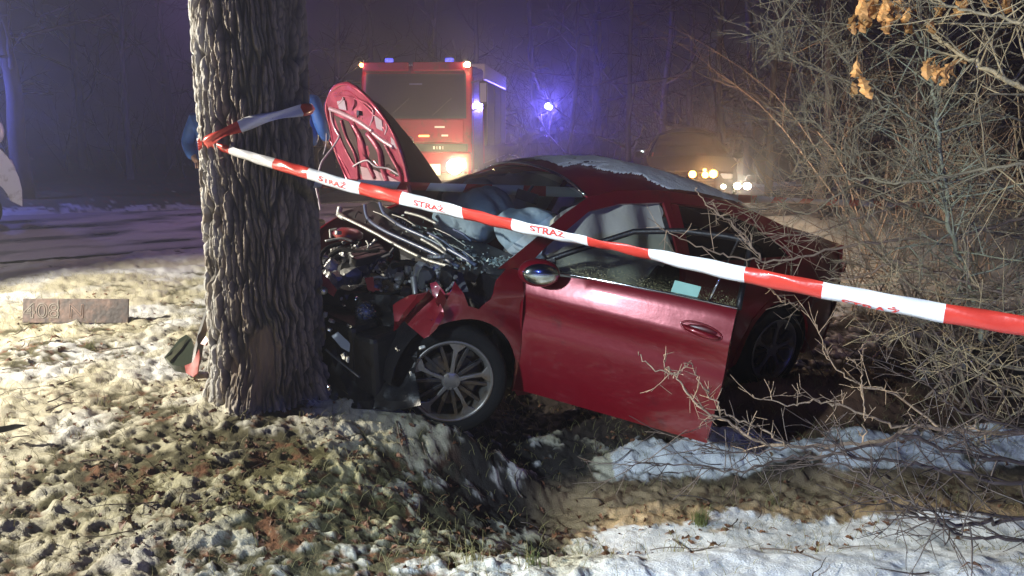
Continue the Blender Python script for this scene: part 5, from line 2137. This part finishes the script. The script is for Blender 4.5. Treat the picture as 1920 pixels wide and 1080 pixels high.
sh_list = [(3.3, 5.4, BR, 10, 1.5, .010, 'dense bare shrub of fine twigs at the right edge beside the near tape'),
           (3.25, 6.5, BR, 8, 1.3, .010, 'bare shrub directly behind the rear of the red car'),
           (4.0, 6.9, BRG, 11, 1.9, .012, 'mossy bare shrub at the right edge behind the young oak'),
           (3.9, 8.4, BR, 10, 1.8, .011, 'bare shrub where the far tape ends'),
           (4.9, 8.8, BR, 12, 2.4, .014, 'tall bare shrub at the back of the thicket, right edge'),
           (4.2, 5.6, BRG, 9, 1.9, .012, 'mossy bare shrub just outside the right edge of the view'),
           (5.0, 10.8, BR, 10, 2.6, .014, 'tall bare shrub at the back of the thicket beside the snow field'),
           (6.2, 10.5, BR, 11, 2.8, .014, 'tallest bare shrub at the far right back of the thicket'),
           (2.9, 4.75, BRG, 7, .8, .007, 'low mossy shrub in front of the thicket beside the spoil'),
           (2.45, 5.55, BRD, 6, .75, .006, 'low dark shrub on the churned mound behind the rear wheel'),
           (5.3, 7.3, BRG, 9, 2.4, .013, 'mossy bare shrub in the thicket hidden deepest at the right')]
for i, (x, y, m_, st_, L, r, lab) in enumerate(sh_list):
    shrub('bare_shrub', (x, y), m_, lab, 40 + i, st_, L, r, 3, dens=.64 if L > 1 else .6)


def leaf_mesh(R_, size, curl):
    """lobed oak leaf, curled"""
    n = 7
    half = [.05, .30, .20, .42, .28, .44, .22]
    V, Fc = [(0, 0, 0)], []
    pts = []
    for i, hw in enumerate(half):
        y = (i + .5) / n
        pts.append((y, hw * R_.uniform(.8, 1.15)))
    V = []
    for y, hw in pts:
        V += [(-hw * .62, y, 0), (0, y, 0), (hw * .62, y, 0)]
    V.append((0, 1.02, 0))
    V.append((0, -.15, 0))
    for i in range(n - 1):
        a = 3 * i
        Fc += [(a, a + 1, a + 4, a + 3), (a + 1, a + 2, a + 5, a + 4)]
    a = 3 * (n - 1)
    Fc += [(a, a + 1, 3 * n), (a + 1, a + 2, 3 * n), (3 * n + 1, 1, 0), (3 * n + 1, 2, 1)]
    out = []
    for x, y, z in V:
        yy = y - .5
        z = curl * (x * x * 2.2 - yy * yy * 1.1) + R_.gauss(0, .03)
        out.append((x * size, yy * size, z * size))
    return out, Fc


LM = []
R3 = random.Random(3)
for i in range(8):
    V, Fc = leaf_mesh(R3, 1.0, R3.uniform(.5, 1.3))
    me = bpy.data.meshes.new('leaf')
    me.from_pydata(V, [], Fc)
    me.update()
    LM.append(me)


def add_leaf(name, loc, size, rot, m, parent=None, k=None):
    me = LM[R3.randrange(8) if k is None else k]
    key = (me.name, m.name)
    if key not in LEAFC:
        c = me.copy()
        c.materials.append(m)
        LEAFC[key] = c
    o = bpy.data.objects.new(name, LEAFC[key])
    C.objects.link(o)
    o.location = tuple(loc)
    o.rotation_euler = rot
    o.scale = (size,) * 3
    if parent is not None: o.parent = parent
    return o


LEAFC = {}

# young oak with dry leaves
OK = empty('young_oak', tuple(at(1820, 640, 4.6)))
tag(OK, 'slender young oak on the right with pale stem and dry orange leaves at its top', 'tree')
OKL = np.array(OK.location)
t = Twigs()
R_ = random.Random(5)
off = lambda P: P


class TO(Twigs):
    def line(s, P, r0, r1, k=4):
        Twigs.line(s, np.asarray(P, float) - OKL, r0, r1, k)


t = TO()
limb(t, [(1845, 640, 4.6), (1820, 540, 4.5), (1796, 470, 4.4), (1775, 410, 4.3), (1768, 330, 4.2), (1758, 240, 4.15), (1750, 170, 4.1), (1730, 80, 4.0), (1690, 10, 3.9), (1640, -80, 3.8)],
     .014, .006, R_, 2, .75, .42)
t.build('trunk', mat('pale mossy stem', (.38, .37, .25), .65, var=.4, vscale=12, bump=.4), OK)
t = TO()
limb(t, [(2000, 190, 3.5), (1925, 168, 3.55), (1870, 140, 3.6), (1800, 100, 3.7), (1740, 60, 3.8), (1700, 30, 3.8), (1640, 5, 3.8), (1560, -10, 3.8), (1490, -30, 3.8)], .014, .004, R_, 2, .8, .38)
limb(t, [(1990, 90, 3.2), (1900, 40, 3.25), (1800, 15, 3.3), (1700, -10, 3.35)], .010, .004, R_, 2, .8, .35)
limb(t, [(1990, 300, 3.9), (1900, 310, 3.9), (1800, 325, 4.0), (1700, 345, 4.0), (1620, 335, 4.1), (1560, 330, 4.1), (1480, 335, 4.1)], .011, .003, R_, 2, .8, .40)
limb(t, [(1990, 60, 4.2), (1860, 180, 4.2), (1750, 260, 4.2), (1640, 180, 4.3), (1540, 60, 4.3), (1490, 50, 4.3)], .009, .003, R_, 2, .7, .40)
limb(t, [(1758, 240, 4.15), (1700, 190, 4.1), (1620, 160, 4.1), (1540, 135, 4.1), (1490, 112, 4.1), (1460, 90, 4.1)], .007, .002, R_, 2, .9, .30)
limb(t, [(1900, 360, 4.3), (1760, 330, 4.3), (1650, 345, 4.3), (1560, 260, 4.3), (1500, 200, 4.3)], .008, .002, R_, 2, .9, .34)
t.build('branches', BRG, OK)
spots_l = [(1600, 35), (1612, 48), (1625, 20), (1640, 8), (1652, 25), (1668, 42), (1672, 22), (1690, 12), (1700, 30), (1708, 50), (1680, 5), (1655, 50), (1762, 18), (1800, 12), (1812, 3), (1745, 50),
           (1735, 122), (1748, 130), (1760, 125), (1775, 128), (1757, 142), (1606, 135), (1612, 155), (1620, 160), (1795, 95), (1880, 8), (1895, 0), (1630, 40), (1618, 5), (1662, 5), (1850, 2), (1718, 8)]
spots_l += [(px + R3.uniform(-16, 16), py + R3.uniform(-8, 14)) for px, py in spots_l]
for i, (px, py) in enumerate(spots_l):
    p = at(px + R3.uniform(-3, 3), py + R3.uniform(-3, 3), R3.uniform(3.6, 4.0)) - OKL
    add_leaf('leaf', p, R3.uniform(.065, .10), (R3.uniform(-2.1, -1.0), R3.uniform(-.5, .5), R3.uniform(-.9, .9)), LEAF, OK)

# branches reaching over the car and the ditch, each its own leaning bush
groups = [
    ('long bare branch bush reaching left over the boot of the red car', BR, 61, [
        ([(1950, 400, 4.7), (1800, 440, 4.5), (1700, 448, 4.35), (1600, 460, 4.2), (1500, 482, 4.1), (1430, 489, 4.05), (1360, 478, 4.0), (1290, 455, 3.95), (1238, 428, 3.9)], .010, .002, 1, .30, .18),
        ([(1428, 488, 4.05), (1410, 462, 4.0), (1380, 425, 4.0), (1345, 398, 3.95), (1318, 372, 3.95), (1305, 350, 3.9)], .006, .0018, 1, .4, .10),
        ([(1418, 486, 4.0), (1432, 520, 4.0), (1450, 545, 3.95), (1470, 566, 3.9), (1492, 570, 3.9)], .004, .0015, 0, .4, .10),
        ([(1720, 370, 4.4), (1640, 400, 4.3), (1560, 425, 4.2), (1490, 440, 4.15), (1432, 435, 4.1)], .006, .002, 1, .6, .18),
        ([(1960, 560, 4.3), (1850, 540, 4.3), (1760, 510, 4.3), (1680, 492, 4.3), (1610, 520, 4.2), (1540, 520, 4.2)], .011, .003, 2, .7, .30)]),
    ('twiggy bush with a mossy crooked limb in the middle of the thicket', BRG, 62, [
        ([(2000, 480, 4.9), (1880, 440, 4.8), (1780, 420, 4.7), (1680, 380, 4.6), (1600, 350, 4.5), (1520, 400, 4.5), (1460, 380, 4.5)], .011, .003, 2, .6, .38),
        ([(1960, 520, 4.6), (1860, 560, 4.5), (1740, 520, 4.4), (1650, 480, 4.4), (1590, 430, 4.4), (1560, 370, 4.4)], .010, .003, 2, .6, .38),
        ([(1980, 240, 4.8), (1880, 220, 4.7), (1760, 215, 4.6), (1650, 240, 4.6), (1560, 230, 4.6), (1500, 175, 4.6)], .009, .002, 2, .8, .38),
        ([(1980, 420, 5.1), (1850, 330, 5.0), (1700, 280, 5.0), (1600, 290, 5.0), (1500, 260, 5.0)], .009, .002, 2, .8, .38)]),
    ('low bare bush whose twigs cross the open door and the ditch', BR, 63, [
        ([(2000, 810, 3.6), (1860, 815, 3.5), (1740, 800, 3.4), (1640, 830, 3.35), (1540, 835, 3.3), (1430, 830, 3.3), (1380, 800, 3.3), (1330, 775, 3.3), (1290, 740, 3.3), (1264, 703, 3.3), (1225, 690, 3.3), (1195, 660, 3.3)], .010, .002, 1, .30, .12),
        ([(1470, 832, 3.3), (1430, 805, 3.3), (1370, 780, 3.3), (1335, 745, 3.3), (1318, 725, 3.3), (1296, 682, 3.3)], .005, .002, 0, .5, .07),
        ([(1264, 703, 3.3), (1280, 692, 3.3), (1292, 680, 3.3)], .003, .0015, 0, .3, .05),
        ([(1264, 703, 3.3), (1252, 690, 3.3), (1246, 664, 3.3)], .003, .0015, 0, .3, .05),
        ([(1620, 835, 3.35), (1618, 760, 3.35), (1616, 700, 3.35), (1617, 648, 3.35)], .004, .002, 1, .3, .08),
        ([(1700, 805, 3.4), (1600, 770, 3.4), (1530, 750, 3.4), (1480, 760, 3.4), (1408, 740, 3.4)], .006, .002, 1, .4, .12),
        ([(1760, 800, 3.6), (1680, 740, 3.6), (1610, 720, 3.6), (1560, 680, 3.6), (1530, 610, 3.6)], .006, .002, 1, .4, .14)]),
    ('low dark branches spreading over the white snow in front', BRD, 64, [
        ([(2050, 870, 2.9), (1920, 868, 2.9), (1800, 850, 2.9), (1700, 820, 2.9), (1600, 845, 2.9), (1500, 860, 2.9), (1380, 880, 2.95), (1260, 868, 3.0), (1180, 872, 3.0)], .009, .002, 1, .6, .20),
        ([(2050, 905, 2.8), (1900, 905, 2.8), (1800, 890, 2.8), (1700, 870, 2.8), (1600, 855, 2.8), (1500, 838, 2.85), (1400, 850, 2.9), (1300, 835, 2.9)], .009, .002, 1, .6, .22),
        ([(2050, 950, 2.7), (1900, 975, 2.7), (1800, 982, 2.7), (1720, 968, 2.7), (1650, 920, 2.7), (1600, 880, 2.75), (1520, 870, 2.8)], .009, .002, 1, .7, .22),
        ([(2050, 1040, 2.6), (1900, 1010, 2.6), (1800, 1000, 2.6), (1740, 960, 2.6), (1690, 935, 2.65), (1640, 915, 2.7)], .007, .002, 1, .7, .20),
        ([(2050, 840, 3.1), (1900, 800, 3.1), (1800, 770, 3.1), (1760, 740, 3.1), (1700, 690, 3.1)], .007, .002, 2, .7, .26)]),
    ('fine twig bush between the near tape and the snow at the right edge', BRG, 65, [
        ([(2050, 700, 3.7), (1900, 690, 3.7), (1780, 650, 3.7), (1700, 600, 3.7), (1640, 560, 3.7)], .008, .002, 2, .6, .30),
        ([(2050, 640, 4.0), (1920, 600, 4.0), (1820, 560, 4.0), (1720, 540, 4.0), (1640, 470, 4.0)], .009, .002, 2, .9, .32),
        ([(2050, 760, 3.4), (1920, 740, 3.4), (1830, 690, 3.4), (1780, 620, 3.4)], .008, .002, 2, .9, .28)]),
]
for lab, m_, seed, limbs_ in groups:
    R_ = random.Random(seed)
    L0 = at(*limbs_[0][0][0])
    root = empty('leaning_bush', (L0[0], L0[1], gz(L0[0], L0[1])))
    tag(root, lab, 'bush', 'bushes leaning in from the right')
    rl = np.array(root.location)

    class TG(Twigs):
        def line(s, P, r0, r1, k=4):
            Twigs.line(s, np.asarray(P, float) - rl, r0, r1, k)
    t = TG()
    for pts, r0, r1, lev, dens, L in limbs_:
        limb(t, pts, r0, r1, R_, lev, dens, L)
    # stems down to the ground outside the view
    for pts, *_ in limbs_[:1]:
        a = at(*pts[0])
        t.line(smooth_path([a, a + np.array((.2, .1, -.2)), (a[0] + .3, a[1] + .2, gz(a[0] + .3, a[1] + .2) - .05)], 8), .012, .016, 6)
    t.build('branches', m_, root)

# --------------------------------------------------- leaves, grass and sticks
for i, (px, py, s_, lab) in enumerate(((1090, 1030, .06, 'reddish brown leaf on the snow below the tan mud strip'),
                                       (1045, 1012, .055, 'pale tan leaf on the snow, leftmost of the row of fallen leaves'),
                                       (1135, 1020, .045, 'flat brown leaf right of the reddish leaf on the snow'),
                                       (1125, 975, .04, 'curled brown leaf near the grass tuft on the snow'),
                                       (1500, 1030, .05, 'brown leaf lying in the middle of the front snow'),
                                       (1530, 1020, .04, 'small brown leaf beside the leaf in the middle of the front snow'),
                                       (1340, 1012, .045, 'brown leaf on the snow ridge right of centre'),
                                       (1825, 1070, .05, 'brown leaf at the bottom right corner of the snow'),
                                       (1610, 1003, .03, 'tiny brown leaf below the dark branches'),
                                       (120, 660, .07, 'orange brown leaf below the metal plate'),
                                       (100, 640, .06, 'brown leaf just under the left half of the metal plate'),
                                       (215, 870, .06, 'brown leaf on the mossy slope, lower left'),
                                       (270, 925, .05, 'brown leaf low on the mossy slope'),
                                       (240, 990, .06, 'brown leaf on the snow at the bottom left'),
                                       (330, 745, .05, 'brown leaf near the left foot of the trunk'))):
    z = 0
    for _ in range(6):
        p = on_z(px, py, z)
        z = gz(p[0], p[1])
    o = add_leaf('fallen_leaf', (p[0], p[1], z + .025), s_ * 1.35, (R3.uniform(-.5, .5), R3.uniform(-.5, .5), R3.uniform(0, 6.28)), LEAFB)
    tag(o, lab, 'leaf', 'fallen leaves on the snow')

R4 = random.Random(17)
V, Fc = [], []
for i in range(1300):
    for _ in range(20):
        x, y = R4.uniform(-4.5, 3.0), R4.uniform(2.3, 7.5)
        w = math.exp(-(((x + 1.2) / 1.0) ** 2 + ((y - 3.4) / .7) ** 2)) + .7 * math.exp(-(((x - 1.1) / 1.0) ** 2 + ((y - 3.8) / .28) ** 2)) + .55 * math.exp(-(((x - 1.8) / 1.3) ** 2 + ((y - 5.3) / .6) ** 2)) + .10 * (x < 0) + \
            .5 * math.exp(-(((x + 2.0) / .35) ** 2 + ((y - 4.6) / .5) ** 2))
        if R4.random() < w: break
    z = gz(x, y)
    Vl, Fl = leaf_mesh(R4, R4.uniform(.022, .05), R4.uniform(.4, 1.3))
    E_ = Euler((R4.uniform(-.9, .9), R4.uniform(-.9, .9), R4.uniform(0, 6.28))).to_matrix()
    b = len(V)
    for v in Vl:
        q = E_ @ Vector(v)
        V.append((q.x + x, q.y + y, q.z + z + .008))
    Fc += [tuple(k + b for k in f) for f in Fl]
tag(mesh_obj('leaf_litter', V, Fc, LEAFB), 'small brown leaf litter scattered over the snow and moss', 'leaf litter', kind='stuff')

GR = mat('wet grass', (.10, .12, .03), .5, var=.4, vscale=10)
GRY = mat('straw grass', (.22, .20, .08), .6, var=.4, vscale=10)


def tuft(px, py, n, h, label, m=GR, seed=1):
    R_ = random.Random(seed)
    z = 0
    for _ in range(6):
        p = on_z(px, py, z)
        z = gz(p[0], p[1])
    r = Twigs()
    for i in range(n):
        a = R_.uniform(0, 6.28)
        hh = h * R_.uniform(.5, 1.1)
        ln = R_.uniform(.1, .8)
        x0, y0 = R_.gauss(0, .022), R_.gauss(0, .022)
        P = [(x0, y0, -.02), (x0 + ln * .3 * hh * math.cos(a), y0 + ln * .3 * hh * math.sin(a), hh * .6), (x0 + ln * hh * math.cos(a), y0 + ln * hh * math.sin(a), hh)]
        r.line(smooth_path(P, 6), .0022, .0006, 3)
    o = r.build('grass_tuft', m)
    o.location = (p[0], p[1], z)
    tag(o, label, 'grass tuft', 'grass tufts in the snow')


for i, (px, py, n, h, lab, m) in enumerate(((1312, 982, 60, .09, 'green grass tuft at the edge of the tan mud', GR), (1090, 1028, 26, .10, 'straw coloured tuft at the left end of the front snow', GRY),
                                            (1262, 1028, 12, .11, 'thin dark stalks on the snow right of the straw tuft', GRY), (1000, 1060, 20, .07, 'small tuft at the bottom centre', GR),
                                            (890, 1050, 20, .08, 'small dark tuft at the bottom left of centre', GRY), (75, 585, 8, .16, 'bent dark stalks behind the left half of the metal plate', GRY),
                                            (170, 655, 26, .06, 'tuft of yellow green grass under the metal plate', GR), (1450, 945, 26, .05, 'low tuft on the mud strip', GRY),
                                            (115, 582, 7, .10, 'short stalk behind the middle of the metal plate', GRY))):
    tuft(px, py, n, h, lab, m, 30 + i)

# blades poking through the snow everywhere near us
R5 = random.Random(77)
t = Twigs()
for i in range(9000):
    x, y = R5.uniform(-5.2, 3.2), R5.uniform(2.3, 8.5)
    if x > .1 and y < 3.3 and R5.random() < .8: continue
    z = gz(x, y)
    a = R5.uniform(0, 6.28)
    h = R5.uniform(.018, .065)
    t.line(np.array([(x, y, z - .01), (x + .4 * h * math.cos(a), y + .4 * h * math.sin(a), z + .6 * h), (x + h * math.cos(a), y + h * math.sin(a), z + h)]), .0016, .0006, 3)
tag(t.build('short_grass', GRY), 'short straw grass poking through the snow', 'grass', kind='stuff')

t = Twigs()
for i in range(240):
    x, y = R5.uniform(-4.5, 2.8), R5.uniform(2.4, 7.0)
    z = gz(x, y) + .015
    a = R5.uniform(0, 6.28)
    L = R5.uniform(.05, .30)
    P = [(x, y, z)]
    for k in range(4):
        a += R5.gauss(0, .3)
        x += math.cos(a) * L / 4
        y += math.sin(a) * L / 4
        P.append((x, y, gz(x, y) + .02))
    t.line(smooth_path(P, 8), R5.uniform(.002, .005), .001, 4)
tag(t.build('fallen_twigs', BRD), 'fallen twigs strewn over the bank', 'twigs', kind='stuff')


# ------------------------------------------------------------------ night haze
def make_haze():
    b = MB()
    b.box((0, 15, 3.8), (170, 170, 10.4))
    m = bpy.data.materials.new('night haze')
    m.use_nodes = True
    nt = m.node_tree
    nt.nodes.clear()
    out = nt.nodes.new('ShaderNodeOutputMaterial')
    v = nt.nodes.new('ShaderNodeVolumePrincipled')
    v.inputs['Color'].default_value = (.86, .88, .95, 1)
    v.inputs['Density'].default_value = 0.010
    v.inputs['Anisotropy'].default_value = 0.8
    nt.links.new(v.outputs[0], out.inputs['Volume'])
    o = b.build('haze', m)
    tag(o, 'thin night haze over the whole scene', 'haze', kind='stuff')


make_haze()
